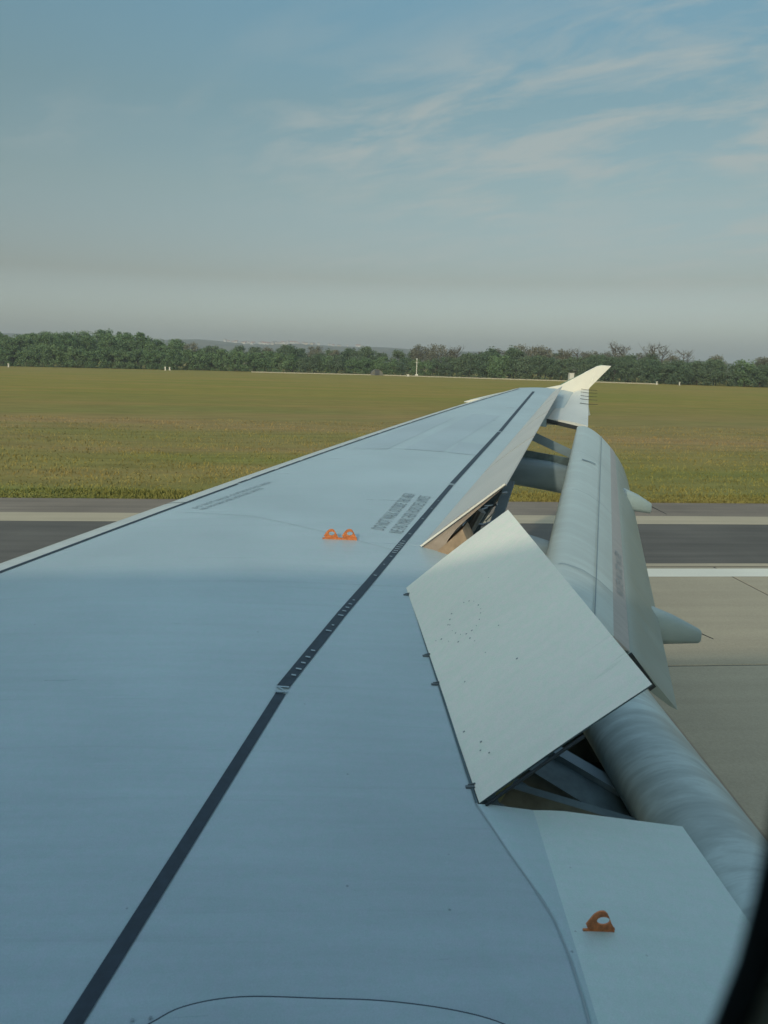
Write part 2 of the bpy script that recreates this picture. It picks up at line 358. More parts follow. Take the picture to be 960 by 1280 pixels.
def crown_mesh(seed, w, h, z0, nclump, nleaf, leaf, m, fill=1.0):
    r = np.random.RandomState(seed)
    P = []
    for _ in range(nclump):
        a = r.rand()*2*math.pi; t = r.rand()**.8; rad = math.sqrt(max(0, 1-(2*t-1)**2*.85)) if fill >= 1 else math.sqrt(max(0, 1-(2*t-1)**2))
        rr = rad*(.35+.65*r.rand())*w/2
        cpos = np.array([math.cos(a)*rr, math.sin(a)*rr, z0+t*h]); cs = (.10+.13*r.rand())*w
        q = r.randn(nleaf, 3); q /= np.linalg.norm(q, axis=1)[:, None]; q *= (r.rand(nleaf, 1)**.4)*cs*np.array([1, 1, .75])
        P.append(cpos+q)
    P = np.concatenate(P); P = P[P[:, 2] > .1]; n = len(P)
    u = r.randn(n, 3); u /= np.linalg.norm(u, axis=1)[:, None]; v = np.cross(u, r.randn(n, 3)); v /= np.linalg.norm(v, axis=1)[:, None]
    s = leaf*(.6+.8*r.rand(n, 1))
    V = np.stack([P-u*s, P+v*s*.7, P+u*s, P-v*s*.7], 1)
    me = bpy.data.meshes.new('crown'); me.from_pydata(V.reshape(-1, 3).tolist(), [], np.arange(n*4).reshape(n, 4).tolist()); me.materials.append(m); return me
def trunk_mesh(seed, h, r0_, spread=.25, nb=7, twigs=0):
    r = random.Random(seed); v, f = [], []
    pts = [(0, 0, -.3)]; x = y = 0
    for i in range(1, 6): x += r.uniform(-.12, .12); y += r.uniform(-.12, .12); pts.append((x, y, h*i/5))
    tube(v, f, pts, [r0_*(1-.16*i) for i in range(6)], 6)
    for b in range(nb):
        t = r.uniform(.3, .95); k = min(int(t*5), 4); p = Vector(pts[k]).lerp(Vector(pts[k+1]), t*5-k); a = r.uniform(0, 6.28)
        ln = h*spread*r.uniform(.7, 1.3)*(1.2-t*.5); e = p + Vector((math.cos(a)*ln, math.sin(a)*ln, ln*r.uniform(.5, 1.2)))
        mid = p.lerp(e, .5)+Vector((0, 0, -.1*ln)); tube(v, f, [p, mid, e], [r0_*.4, r0_*.26, r0_*.08], 4)
        for tw in range(twigs):
            q = mid.lerp(e, r.uniform(-.4, 1)); a2 = a+r.uniform(-1.2, 1.2); l2 = ln*r.uniform(.25, .6)
            tube(v, f, [q, q+Vector((math.cos(a2)*l2, math.sin(a2)*l2, l2*r.uniform(.5, 1.4)))], [r0_*.16, r0_*.05], 3)
    me = bpy.data.meshes.new('trunk'); me.from_pydata(v, [], f); me.materials.append(m_bark); return me
kinds = {}
def kind(key, cat, name, label, group, variants):
    kinds[key] = (cat, name, label, group, variants)
def var(seed, w, h, z0, nc, nl, leaf, m, tr, fill=1.0, spread=.25, twigs=0, nb=7):
    return (crown_mesh(seed, w, h-z0, z0, nc, nl, leaf, m, fill), trunk_mesh(seed, h*tr, .02*h+.05, spread, nb, twigs))
kind('bush', 'shrub', 'shrub', 'low green shrub at the foot of the wood', 'shrubs along the foot of the wood',
     [var(s, 7.5, 6.4, .1, 46, 70, .2, fm_green, .6) for s in (1, 2, 3)])
kind('tall', 'tree', 'broadleaf_tree', 'tall green tree behind the shrubs', 'tall green trees of the left wood',
     [var(s, 9, 12.6, 2.0, 60, 75, .24, fm_green, .75) for s in (4, 5, 6)])
kind('mid', 'tree', 'broadleaf_tree', 'medium dark green tree in the belt', 'dark green trees in the middle of the belt',
     [var(s, 8, 9.6, 1.0, 52, 70, .22, fm_dark, .75) for s in (7, 8, 9)])
kind('brown', 'tree', 'budding_tree', 'brownish budding tree with loose twiggy crown', 'brownish budding trees in the belt',
     [var(s, 8.5, 10.5, 2.0, 40, 45, .2, fm_brown, .85, spread=.3, twigs=5, nb=12) for s in (10, 11, 12)])
kind('bare', 'tree', 'bare_tree', 'thin nearly bare tree sticking up above the dark belt', 'nearly bare trees above the belt',
     [var(s, 7, 11.5, 6.0, 18, 20, .17, fm_brown, .9, fill=.5, spread=.3, twigs=8, nb=18) for s in (13, 14)])
kind('dark', 'shrub', 'thicket_shrub', 'dense dark green thicket shrub', 'dark thicket shrubs on the right',
     [var(s, 8, 7.2, .1, 56, 70, .2, fm_dark, .6) for s in (15, 16, 17)])
PATH = [(-420, 352), (-109, 289), (-48, 296), (25, 290), (81, 257), (130, 218), (215, 160), (320, 95)]
def on_path(s):
    L_ = [math.dist(PATH[i], PATH[i+1]) for i in range(len(PATH)-1)]
    for i, l in enumerate(L_):
        if s <= l: break
        s -= l
    a, b = Vector(PATH[i]), Vector(PATH[i+1]); d = (b-a).normalized(); p = a + d*s
    return p, Vector((-d.y, d.x))
TOT = sum(math.dist(PATH[i], PATH[i+1]) for i in range(len(PATH)-1))
def put_tree(key, x, y, sc, scz=None, label=None):
    cat, name, lab, group, vs = kinds[key]
    cm, tm = random.choice(vs)
    root = empty(name, (x, y, 0)); root.rotation_euler.z = random.uniform(0, 6.28); root.scale = (sc, sc, scz or sc)
    if label: tag(root, label, cat, 'nearly bare trees above the belt')
    else:
        px = 480+960*math.tan(math.atan2(x, y)-yaw)
        reg = ('at the left edge of the picture' if px < 120 else 'left of the far houses' if px < 245 else 'below the far hillside houses' if px < 400 else 'near the white mast' if px < 600
               else 'behind the wingtip' if px < 770 else 'right of the wingtip')
        tag(root, lab+' '+reg, cat, group+', '+reg)
    for nm, me in (('trunk', tm), ('crown', cm)):
        o = bpy.data.objects.new(nm, me); col.objects.link(o); o.parent = root
def zone(x):     # rough position along the picture
    return x
s = 60.0
while s < TOT-40:
    p, nrm = on_path(s); x = p.x
    q = p + nrm*random.uniform(-1.5, 3)
    if x < -5:
        put_tree('bush', q.x, q.y+2, random.uniform(.95, 1.15))
    elif x < 45: put_tree(random.choice(['bush', 'dark', 'bush']), q.x, q.y+2, random.uniform(.75, .95))
    else: put_tree(random.choice(['dark', 'dark', 'bush']), q.x, q.y+2, random.uniform(.85, 1.12))
    s += random.uniform(3.6, 5.0) if x > -150 else 7
for row in range(3):
    s = 60.0 + row*2
    while s < TOT-40:
        p, nrm = on_path(s); x = p.x; q = p + nrm*(8+row*9+random.uniform(-3, 3))
        if x < -50:
            fade = np.interp(x, [-150, -112, -100, -70, -58, -50], [.86, .80, .93, .97, .86, .72])
            put_tree('tall', q.x, q.y, fade*random.uniform(.84, 1.12)*(.97+.05*row), None)
        elif x < 30: put_tree(random.choice(['mid', 'mid', 'mid', 'brown']), q.x, q.y, random.uniform(.66, 1.06)*(.96+.04*row))
        elif x < 88: put_tree(random.choice(['brown', 'brown', 'mid', 'brown']), q.x, q.y, random.uniform(.70, 1.12))
        else: put_tree(random.choice(['dark', 'mid', 'brown']), q.x, q.y, random.uniform(.78, .95) if x < 118 else random.uniform(.68, .86))
        s += random.uniform(5.5, 8.5) if x > -150 else 11
for px, sc, bl in ((668, .95, 'bare tree above the wing, left of the tall white cabinet'), (700, .9, 'bare tree right behind the tall white cabinet'), (712, .92, 'bare tree just right of the tall white cabinet'),
                   (758, 1.12, 'tallest bare tree, directly above the tip of the winglet'), (768, 1.05, 'bare tree touching the tallest one on its right'), (806, 1.12, 'left tree of the second bare clump right of the winglet'),
                   (816, 1.0, 'right tree of the second bare clump right of the winglet'), (842, .95, 'rightmost bare tree above the thicket'), (565, .95, 'right one of two bare trees right of the mast'), (556, .9, 'left one of two bare trees right of the mast')):
    az = math.atan((px-480)/960)+yaw; d = np.interp(px, [480, 700, 960], [300, 268, 228]); put_tree('bare', d*math.tan(az), d, sc, None, bl)

# perimeter road and small far objects
m_road = mat('perimeter_road_concrete', (.36, .34, .27), .8, noise=(1, .15, (1, 1, 1)))
def strip_path(name, pts, w, z, m):
    v, f = [], []
    for i, p in enumerate(pts):
        a = Vector(pts[max(i-1, 0)]); b = Vector(pts[min(i+1, len(pts)-1)]); d = (b-a).normalized(); n = Vector((-d.y, d.x))*w/2
        v += [(p[0]-n.x, p[1]-n.y, z), (p[0]+n.x, p[1]+n.y, z)]
        if i: f.append((2*i-2, 2*i, 2*i+1, 2*i-1))
    return tag(poly(name, v, f, m, ac=False), kind='structure')
strip_path('perimeter_road', [(-20, 283), (25, 280), (60, 259), (81, 246.5), (104, 230)], 3.2, .02, m_road)
def low_wall():
    pts = [(-22, 280.5), (25, 277.5), (60, 256.5), (81, 244), (104, 227.5)]; v, f = [], []
    for a, b in zip(pts[:-1], pts[1:]): bar(v, f, (*a, .14), (*b, .14), .3, .28)
    w = poly('wall_body', v, f, m_road, None, ac=False); r = empty('low_wall', (25, 277.5, 0)); w.location = Vector(w.location)-Vector(r.location); w.parent = r
    v, f = [], []
    for a, b in zip(pts[:-1], pts[1:]): bar(v, f, (*a, .30), (*b, .30), .4, .05)
    w = poly('coping', v, f, m_road, None, ac=False); w.location = Vector(w.location)-Vector(r.location); w.parent = r
    tag(r, 'long low pale concrete wall along the far edge of the field', 'wall')
low_wall()
m_wht = mat('white_equipment_paint', (.55, .55, .50), .6)
def marker_box(x, y, w, h, label, z=0):
    r = empty('equipment_cabinet', (x, y, 0))
    v, f = [], []; box(v, f, (-w/2,-w/2,.1), (w/2,w/2,h)); poly('cabinet_body', v, f, m_wht, r, ac=False, origin=(0,0,0)).location = (0,0,0)
    v, f = [], []; box(v, f, (-w/2-.1,-w/2-.1,h), (w/2+.1,w/2+.1,h+.12)); poly('lid', v, f, m_wht, r, ac=False, origin=(0,0,0)).location = (0,0,0)
    v, f = [], []; box(v, f, (-w/2-.2,-w/2-.2,-.02), (w/2+.2,w/2+.2,.1)); poly('plinth', v, f, m_road, r, ac=False, origin=(0,0,0)).location = (0,0,0)
    for o in r.children: o.location = (0, 0, 0)
    tag(r, label, 'cabinet'); return r
marker_box(83, 246, 1.5, 2.6, 'tall white cabinet standing at the field edge just left of the wingtip')
marker_box(-101, 270, .35, 1.1, 'narrow white post box at the far left edge of the field')
marker_box(-51.3, 277, .4, 1.2, 'left one of two small white boxes below the dip in the wood')
marker_box(-49.8, 277, .4, 1.1, 'right one of two small white boxes below the dip in the wood')
marker_box(101, 222, .25, .9, 'left pale marker box at the thicket foot right of the wingtip')
marker_box(108, 222, .25, .9, 'right pale marker box at the thicket foot right of the wingtip')
marker_box(32.5, 268, .7, .7, 'low white box beside the foot of the slim mast')
def mast():
    r = empty('radio_mast', (36.0, 272, 0)); P_ = lambda z: (36.0, 272, z)
    v, f = [], []; tube(v, f, [P_(.8), P_(5.6)], [.16, .11], 8); poly('pole', v, f, m_wht, r, ac=False)
    v, f = [], []; box(v, f, (35.5,271.5,0), (36.5,272.5,.8)); poly('base', v, f, m_wht, r, ac=False)
    v, f = [], []; tube(v, f, [P_(5.6), P_(6.0), P_(6.3)], [.2, .24, .1], 8); poly('lamp_head', v, f, m_wht, r, ac=False)
    v, f = [], []; bar(v, f, (35.2,272,4.9), (36.8,272,4.9), .08, .08); poly('cross_arm', v, f, m_wht, r, ac=False)
    tag(r, 'slim white mast standing before the tree belt near the middle', 'mast')
mast()
def hut():
    r = empty('shed', (22.5, 279.5, 0)); v, f = [], []
    n = 10; l = 5; R_ = 2.2
    for sx in (-l/2, l/2):
        for k in range(n+1): a = math.pi*k/n; v.append((22.5+R_*math.cos(a), 279.5+sx, R_*math.sin(a)*.95))
    f = [(k, k+1, n+2+k, n+1+k) for k in range(n)]; f += [tuple(range(n+1))[::-1], tuple(range(n+1, 2*n+2))]
    poly('arched_roof', v, f, mat('corrugated_grey', (.12, .12, .10), .6, noise=(4, .2, (8, 1, 1))), r, ac=False)
    v, f = [], []; box(v, f, (21.7, 276.9, 0), (23.3, 277.05, 1.9)); poly('door', v, f, m_win, r, ac=False)
    tag(r, 'small grey arched shed at the wood edge left of the mast', 'shed')
hut()

# ================================================================ AIRLINER
AC = empty('airliner', (0, -1.85, 0))
tag(AC, 'airliner seen along its grey right wing with white spoilers raised and flaps lowered', 'airplane')
def xle(Y): return -1.9+.54*(Y-4.74)+.0058*(Y-4.74)*(Y-9.96)
def xh(Y):
    if Y < 4.4: return .56
    if Y < 5.12: return .56+(Y-4.4)/.72*.19
    return .75+.405*(Y-5.12)
def zs(x, Y):
    z = -1.65+.08*Y; h = xh(Y); L_ = xle(Y)
    if x > h: return z-.17*(x-h)
    u = min(max((h-x)/(h-L_), 0), 1); return z+.018*(h-L_)*math.sin(math.pi*u)
def thick(Y): return .62-.031*Y
NOSE = .05
def wing_solid(name, ys, xr, m, parent, xl=None, n=26, th=None):
    """closed body: upper skin from leading edge to xr(Y), lower skin back again"""
    v = []; f = []; m2 = 10
    for Y in ys:
        a = (xl or xle)(Y); b = xr(Y); t = (th or thick)(Y)
        for i in range(n+1):
            q = i/n; x = a+(b-a)*(q**1.4 if xl is None else q); v.append((x, Y, zs(x, Y)))
        for i in range(m2+1):
            q = 1-i/m2; x = a+(b-a)*q; u = q*.8
            dz_ = t*(.50*math.sqrt(max(u, 0))*2*(1-u*.62)+.0) if xl is None else t*(.9+.1*q)
            v.append((x, Y, zs(x, Y)-max(dz_, .012)))
        if xl is None:
            for k in (1, 2, 3):
                an = -math.pi/2+math.pi*k/4; v.append((a-NOSE*math.cos(an), Y, zs(a, Y)-.035+.035*math.sin(an)))
    S_ = n+1+m2+1+(3 if xl is None else 0)
    for j in range(len(ys)-1):
        for i in range(S_): a0 = j*S_+i; a1 = j*S_+(i+1) % S_; f.append((a0, a1, a1+S_, a0+S_))
    f.append(tuple(range(S_))); f.append(tuple((len(ys)-1)*S_+i for i in range(S_))[::-1])
    return poly(name, v, f, m, parent, smooth=True, sharp=30, origin=(0, 0, EYE))
def xrear(Y):
    if Y < 2.322: return .80
    if Y < 4.36: return xh(Y)
    if Y < 5.14: return xh(Y)+.42
    if Y < 11.38: return xh(Y)+.02
    if Y < 12.65: return xh(Y)+.22
    return xh(Y)+.36
ys = sorted(set([.1, .6, 1.2, 1.8, 2.318, 2.326, 3, 3.6, 4.2, 4.355, 4.365, 4.7, 5.135, 5.145] + list(np.linspace(5.5, 11.3, 16)) + [11.375, 11.385, 12, 12.645, 12.655, 13, 13.6, 14.2, 14.8, 15.15, 15.27]))
wing = wing_solid('wing', ys, xrear, m_wing, AC)

# --- slats: leading edge strip skins, sitting 3 mm proud of the nose
def slat_w(Y): return .118-.0052*(Y-4.7) if Y > 4.7 else .118
def slat(y0, y1, parent):
    v, f = [], []; Y_ = np.linspace(y0, y1, 8); k = 9
    for Y in Y_:
        a = xle(Y); w = slat_w(Y)
        prof = [(a+w*(1-i/4), zs(a+w*(1-i/4), Y)+.004) for i in range(5)] + [(a-(NOSE+.012)*math.sin(t), zs(a, Y)-.036+.042*math.cos(t)) for t in (math.pi*.25, math.pi*.5, math.pi*.75, math.pi)]
        v += [(x, Y, z) for x, z in prof]
    for j in range(7):
        for i in range(k-1): a0 = j*k+i; f.append((a0, a0+1, a0+1+k, a0+k))
    return poly('slat', v, f, m_slat, parent, smooth=True)
for y0, y1 in ((.4, 3.0), (3.02, 6.2), (6.22, 9.2), (9.22, 12.3), (12.32, 15.1)): slat(y0, y1, AC)
v, f = [], []                                   # outboard slat end stepping forward of the leading edge
for Y, a, b in ((13.35, -.30, -.02), (13.45, -.34, -.02), (14.3, -.20, -.02), (15.05, -.05, 0)):
    x = xle(Y); n = len(v)
    v += [(x+b, Y, zs(x, Y)+.006), (x+a*.5, Y, zs(x, Y)-.01), (x+a, Y, zs(x, Y)-.06), (x+b, Y, zs(x, Y)-.08)]
    if n: f += [(n-4+i, n-4+(i+1) % 4, n+(i+1) % 4, n+i) for i in range(4)]
f += [(0, 1, 2, 3), (len(v)-1, len(v)-2, len(v)-3, len(v)-4)]
poly('slat_end', v, f, m_fence, AC)

# --- painted lines and lettering, thin sheets on the wing
def snap_strip(name, pts, w, m, parent, lift=.004, step=.25, gaps=()):
    v, f = [], []; P_ = []
    for a, b in zip(pts[:-1], pts[1:]):
        a, b = Vector(a), Vector(b); k = max(1, int((b-a).length/step))
        P_ += [a.lerp(b, i/k) for i in range(k)]
    P_.append(Vector(pts[-1])); L_ = len(P_)
    for i, p in enumerate(P_):
        d = (P_[min(i+1, L_-1)]-P_[max(i-1, 0)]).normalized(); n = Vector((d.y, -d.x)); ww = w(p) if callable(w) else w
        for s_ in (-1, 1): q = p+n*ww/2*s_; v.append((q.x, q.y, zs(q.x, q.y)+lift))
        if i: f.append((2*i-2, 2*i-1, 2*i+1, 2*i))
    return poly(name, v, f, m, parent)
snap_strip('walkway_line', [(-.56, 1.40), (-.527, 1.526), (-.315, 2.327), (-.128, 3.035)], lambda p: .043, m_line, wing)
snap_strip('walkway_line', [(-.122, 3.09), (.156, 3.898), (.614, 5.147), (1.262, 6.87)], lambda p: .056-.004*(p.y-3.1), m_line, wing)
snap_strip('walkway_line', [(1.282, 6.93), (2.40, 9.80)], lambda p: .046, m_line, wing)
snap_strip('walkway_line', [(2.43, 9.87), (4.18, 14.5)], lambda p: .046, m_line, wing)
led = [(-1.836-.57*4.2, 4.563-4.2*1.0), (-1.836, 4.563), (-.966, 6.182), (-.586, 6.86)]
lw = lambda Y: xle(Y)+slat_w(Y)+.016
snap_strip('slat_seam_line', [(lw(y), y) for y in np.linspace(.5, 6.86, 14)], .030, m_line, wing)
snap_strip('slat_seam_line', [(lw(y)-.012, y) for y in np.linspace(6.9, 15.05, 18)], .028, m_line, wing)
# faint skin joints
m_seam = mat('skin_joint', (.315, .385, .40), .5)
for pts, w in ((((-1.05, 5.9), (-.45, 5.7), (.55, 5.0)), .004), (((.35, 8.6), (1.9, 8.25)), .005)):
    snap_strip('skin_joint', list(pts), w, m_seam, wing, .003)
# duller repaint patches outboard
def patch(name, pts, m, parent, lift=.0015, nn=6):
    v, f = [], []; a, b, c, d = [Vector(p) for p in pts]
    for j in range(nn+1):
        for i in range(nn+1):
            p = a.lerp(b, i/nn).lerp(d.lerp(c, i/nn), j/nn); v.append((p.x, p.y, zs(p.x, p.y)+lift))
    f = [(j*(nn+1)+i, j*(nn+1)+i+1, (j+1)*(nn+1)+i+1, (j+1)*(nn+1)+i) for j in range(nn) for i in range(nn)]
    return poly(name, v, f, m, parent, smooth=True)
patch('access_panel', [(1.00, 8.45), (1.42, 8.35), (2.75, 11.2), (2.35, 11.3)], m_wing2, wing)
patch('access_panel', [(1.48, 8.32), (1.80, 8.26), (2.05, 8.9), (1.74, 9.0)], m_wing2, wing)
patch('access_panel', [(.42, 8.5), (.82, 8.45), (2.0, 10.9), (1.65, 11.0)], m_wing2, wing)
# pale tick marks in short dashes along the rear line
def ticks():
    v, f = [], []
    line = [(-.108, 3.114), (.156, 3.898), (.614, 5.147), (1.274, 6.896)]
    def P_(Y):
        for a, b in zip(line[:-1], line[1:]):
            if Y <= b[1]: t = (Y-a[1])/(b[1]-a[1]); return a[0]+(b[0]-a[0])*t
    for Y, l in [(3.19, .02), (3.25, .025), (3.31, .02), (3.37, .022), (3.44, .02), (3.67, .028), (3.74, .012), (3.87, .028), (3.93, .02), (3.98, .02), (4.03, .018), (4.09, .012),
                 (4.50, .018), (4.70, .01), (4.86, .018), (4.94, .03), (4.98, .03), (5.02, .034), (5.06, .034), (5.10, .034), (5.14, .034), (5.19, .022), (5.36, .02), (5.75, .015), (6.3, .012), (6.05, .012)]:
        x = P_(Y); n = len(v); w = .006
        for a, b in ((-l/2, -w), (l/2, -w), (l/2, w), (-l/2, w)): q = (x+a+.004, Y+b-a*.3); v.append((q[0], q[1], zs(*q)+.008))
        f.append((n, n+1, n+2, n+3))
    for a, b in (((-.155, 3.045), (-.10, 3.04)), ((-.15, 3.085), (-.095, 3.08)), ((-.14, 3.08), (-.11, 3.045))):
        n = len(v); d = .007
        for p, s_ in ((a, -d), (b, -d), (b, d), (a, d)): v.append((p[0], p[1]+s_, zs(*p)+.008))
        f.append((n, n+1, n+2, n+3))
    for a in ((1.245, 6.90), (2.39, 9.835)):
        n = len(v)
        for p, s_ in ((0, -.018), (.055, -.018), (.055, .018), (0, .018)): v.append((a[0]+p, a[1]+s_, zs(a[0]+p, a[1]+s_)+.006))
        f.append((n, n+1, n+2, n+3))
    poly('tick_marks', v, f, m_tick, wing)
ticks()
def text(s_, p0, p1, h, name='lettering', m=None, parent=None, upx=-1, zf=None):
    cu = bpy.data.curves.new(name, 'FONT'); cu.body = s_; cu.size = 1; cu.resolution_u = 2
    tmp = bpy.data.objects.new('tmp', cu); col.objects.link(tmp); bpy.context.view_layer.update()
    me = bpy.data.meshes.new_from_object(tmp.evaluated_get(bpy.context.evaluated_depsgraph_get()))
    bpy.data.objects.remove(tmp); co = np.array([v_.co[:] for v_ in me.vertices]); co[:, :2] -= co[:, :2].min(0); W_, H_ = co[:, 0].max(), co[:, 1].max()
    d = Vector(p1)-Vector(p0); n = Vector((-d.y, d.x)).normalized()
    vs = []
    for x, y, z in co:
        q = Vector(p0)+d*(x/W_)+n*(y/H_*h); vs.append((q.x, q.y, (zf or zs)(q.x, q.y)+.004))
    fs = [tuple(p.vertices) for p in me.polygons]
    return poly(name, vs, fs, m or m_letter, parent or wing)
text('NE PAS MARCHER HORS DES LIMITES', (.640, 5.36), (1.01, 6.42), .10)
text('DO NOT WALK OUTSIDE THIS AREA', (.515, 5.42), (.885, 6.48), .10)
text('DO NOT WALK OUTSIDE THIS AREA', (-.905, 5.98), (-.36, 6.87), .05)
text('NE PAS MARCHER HORS DES LIMITES', (-.84, 5.93), (-.42, 6.62), .05)

# --- orange rope anchors
def plate_with_hole(verts, faces, base, e1, e2, th, outline, hole_c, hole_r, n=20):
    """outline: function of angle -> radius from the hole centre, in the (e1,e2) plane"""
    base, e1, e2 = Vector(base), Vector(e1), Vector(e2); nn = e1.cross(e2).normalized()*th/2; s0 = len(verts)
    for sgn in (-1, 1):
        for k in range(n):
            a = 2*math.pi*k/n; o_ = outline(a)
            verts.append(tuple(base+e1*(hole_c[0]+hole_r[0]*math.cos(a))+e2*(hole_c[1]+hole_r[1]*math.sin(a))+nn*sgn))
            verts.append(tuple(base+e1*o_[0]+e2*o_[1]+nn*sgn))
    for k in range(n):
        a, b = s0+2*k, s0+2*((k+1) % n); A2, B2 = a+2*n, b+2*n
        faces.extend([(a, b, b+1, a+1), (A2, A2+1, B2+1, B2), (a+1, b+1, B2+1, A2+1), (a, A2, B2, b)])
def tri_outline(w, h, cx_, cy_, skew=0.1):
    pts = [(-w/2, 0), (w/2, 0), (w/2*.72, h*.35), (w/2*.42, h*.86), (w*.12, h), (-w*.06, h), (-w*.22, h*.78)]
    def f(a):
        d = (math.cos(a), math.sin(a)); best = None
        for i in range(len(pts)):
            p, q = pts[i], pts[(i+1) % len(pts)]; ex, ey = q[0]-p[0], q[1]-p[1]; den = d[0]*ey-d[1]*ex
            if abs(den) < 1e-9: continue
            t = ((p[0]-cx_)*ey-(p[1]-cy_)*ex)/den; s_ = ((p[0]-cx_)*d[1]-(p[1]-cy_)*d[0])/den
            if t > 0 and -1e-6 <= s_ <= 1+1e-6 and (best is None or t < best): best = t
        return (cx_+d[0]*best, cy_+d[1]*best)
    return f
v, f = [], []
zp = zs(.797, 1.805)+.02
plate_with_hole(v, f, (.797, 1.805, zp), (1, .02, -.12), (0, -.12, 1), .005, tri_outline(.094, .062, .009, .030), (.009, .030), (.019, .014))
box(v, f, (.752, 1.803, zp-.014), (.842, 1.809, zp+.001))
poly('rope_anchor', v, f, m_hook, AC)
v, f = [], []; bar(v, f, (.728, 1.805, zp-.004), (.868, 1.806, zp-.020), .006, .004); poly('anchor_bolt_slot', v, f, m_dark, AC)
v, f = [], []
zq = zs(.186, 5.18)
for cx2 in (.125, .25):
    plate_with_hole(v, f, (cx2, 5.18, zq+.012), (1, .02, 0), (0, -.1, 1), .008, tri_outline(.115, .062, .008, .032), (.006, .030), (.020, .014))
box(v, f, (.068, 5.172, zq-.01), (.306, 5.188, zq+.012))
poly('rope_anchor', v, f, m_hook, AC)

# --- fixed trailing panel inboard (slightly proud), seam and fairing edge
def ztop(x, Y): return zs(x, Y)+.014
def panel_solid(name, ys, xl, xr, m, parent, lift=.014, th=.03, n=10):
    v, f = [], []
    for Y in ys:
        for i in range(n+1): q = i/n; x = xl(Y)+(xr(Y)-xl(Y))*q; v.append((x, Y, zs(x, Y)+lift*(.3+.7*min(1, q*6))))
        for i in range(n+1): q = 1-i/n; x = xl(Y)+(xr(Y)-xl(Y))*q; v.append((x, Y, zs(x, Y)+lift-th))
    S_ = 2*n+2
    for j in range(len(ys)-1):
        for i in range(S_): a0 = j*S_+i; a1 = j*S_+(i+1) % S_; f.append((a0, a1, a1+S_, a0+S_))
    f += [tuple(range(S_)), tuple((len(ys)-1)*S_+i for i in range(S_))[::-1]]
    return poly(name, v, f, m, parent, smooth=True, sharp=35)
SY = [.3, 1.40, 1.523, 1.709, 1.873, 2.089, 2.33]; SX = [.50, .655, .676, .689, .685, .623, .564]
EY = [.3, 1.40, 1.805, 2.348]; EX = [.55, .68, .716, .76]
PX = lambda Y: 1.30+.006*(2.3-Y)
xseam = lambda Y: float(np.interp(Y, SY, SX))
xedge = lambda Y: max(float(np.interp(Y, EY, EX)), xseam(Y)+.004)
yl = list(np.linspace(.3, 2.33, 30))
panel_solid('trailing_panel', yl, xedge, PX, m_panel, AC, lift=.016)
panel_solid('panel_fairing_strip', yl, xseam, lambda Y: xedge(Y)-.0, m_panel2, AC, lift=.005, th=.02, n=4)
snap_strip('panel_seam', [(xseam(Y)-.004, Y) for Y in np.linspace(.5, 2.33, 16)], .0045, m_seam, wing, .004)
# root fairing lip, seen as a curved dark line at the bottom of the picture
cur = [(-.62, 1.22), (-.48, 1.44), (-.363, 1.512), (-.29, 1.557), (-.164, 1.581), (.025, 1.575), (.177, 1.567), (.328, 1.544), (.437, 1.512), (.50, 1.47), (.56, 1.40)]
def smooth(P, k=5):
    o = []
    for i in range(len(P)-1):
        a, b, c, d = P[max(i-1, 0)], P[i], P[i+1], P[min(i+2, len(P)-1)]
        for j in range(k):
            t = j/k; o.append(tuple(.5*((2*b[q])+(c[q]-a[q])*t+(2*a[q]-5*b[q]+4*c[q]-d[q])*t*t+(-a[q]+3*b[q]-3*c[q]+d[q])*t**3) for q in (0, 1)))
    return o+[P[-1]]
cur = smooth(cur)
def root_fairing():
    top = cur; v, f = [], []; rows = 5
    for i, (x, y) in enumerate(top):
        for j in range(rows):
            t = j/(rows-1); yy = y+(.35-y)*t; xx = x+(x*.1)*t; v.append((xx, yy, zs(xx, yy)+.007+.012*min(1, t*5)+.15*max(0, t-.45)**2))
    for i in range(len(top)-1):
        for j in range(rows-1): a = i*rows+j; f.append((a, a+1, a+rows+1, a+rows))
    poly('root_fairing', v, f, m_wing, AC, smooth=True)
root_fairing()
snap_strip('fairing_seam', cur, .011, m_line, wing, .005, step=.05)
v, f = [], []
for x, y in ((-.40, 1.53), (-.345, 1.505), (-.42, 1.505), (-.36, 1.535)):
    n = len(v)
    for k in range(8): a = 6.28*k/8; v.append((x+.0045*math.cos(a), y+.0045*math.sin(a), zs(x, y)+.0045))
    f.append(tuple(n+k for k in range(8)))
poly('screw_heads', v, f, m_letter, wing)['kind'] = 'stuff'

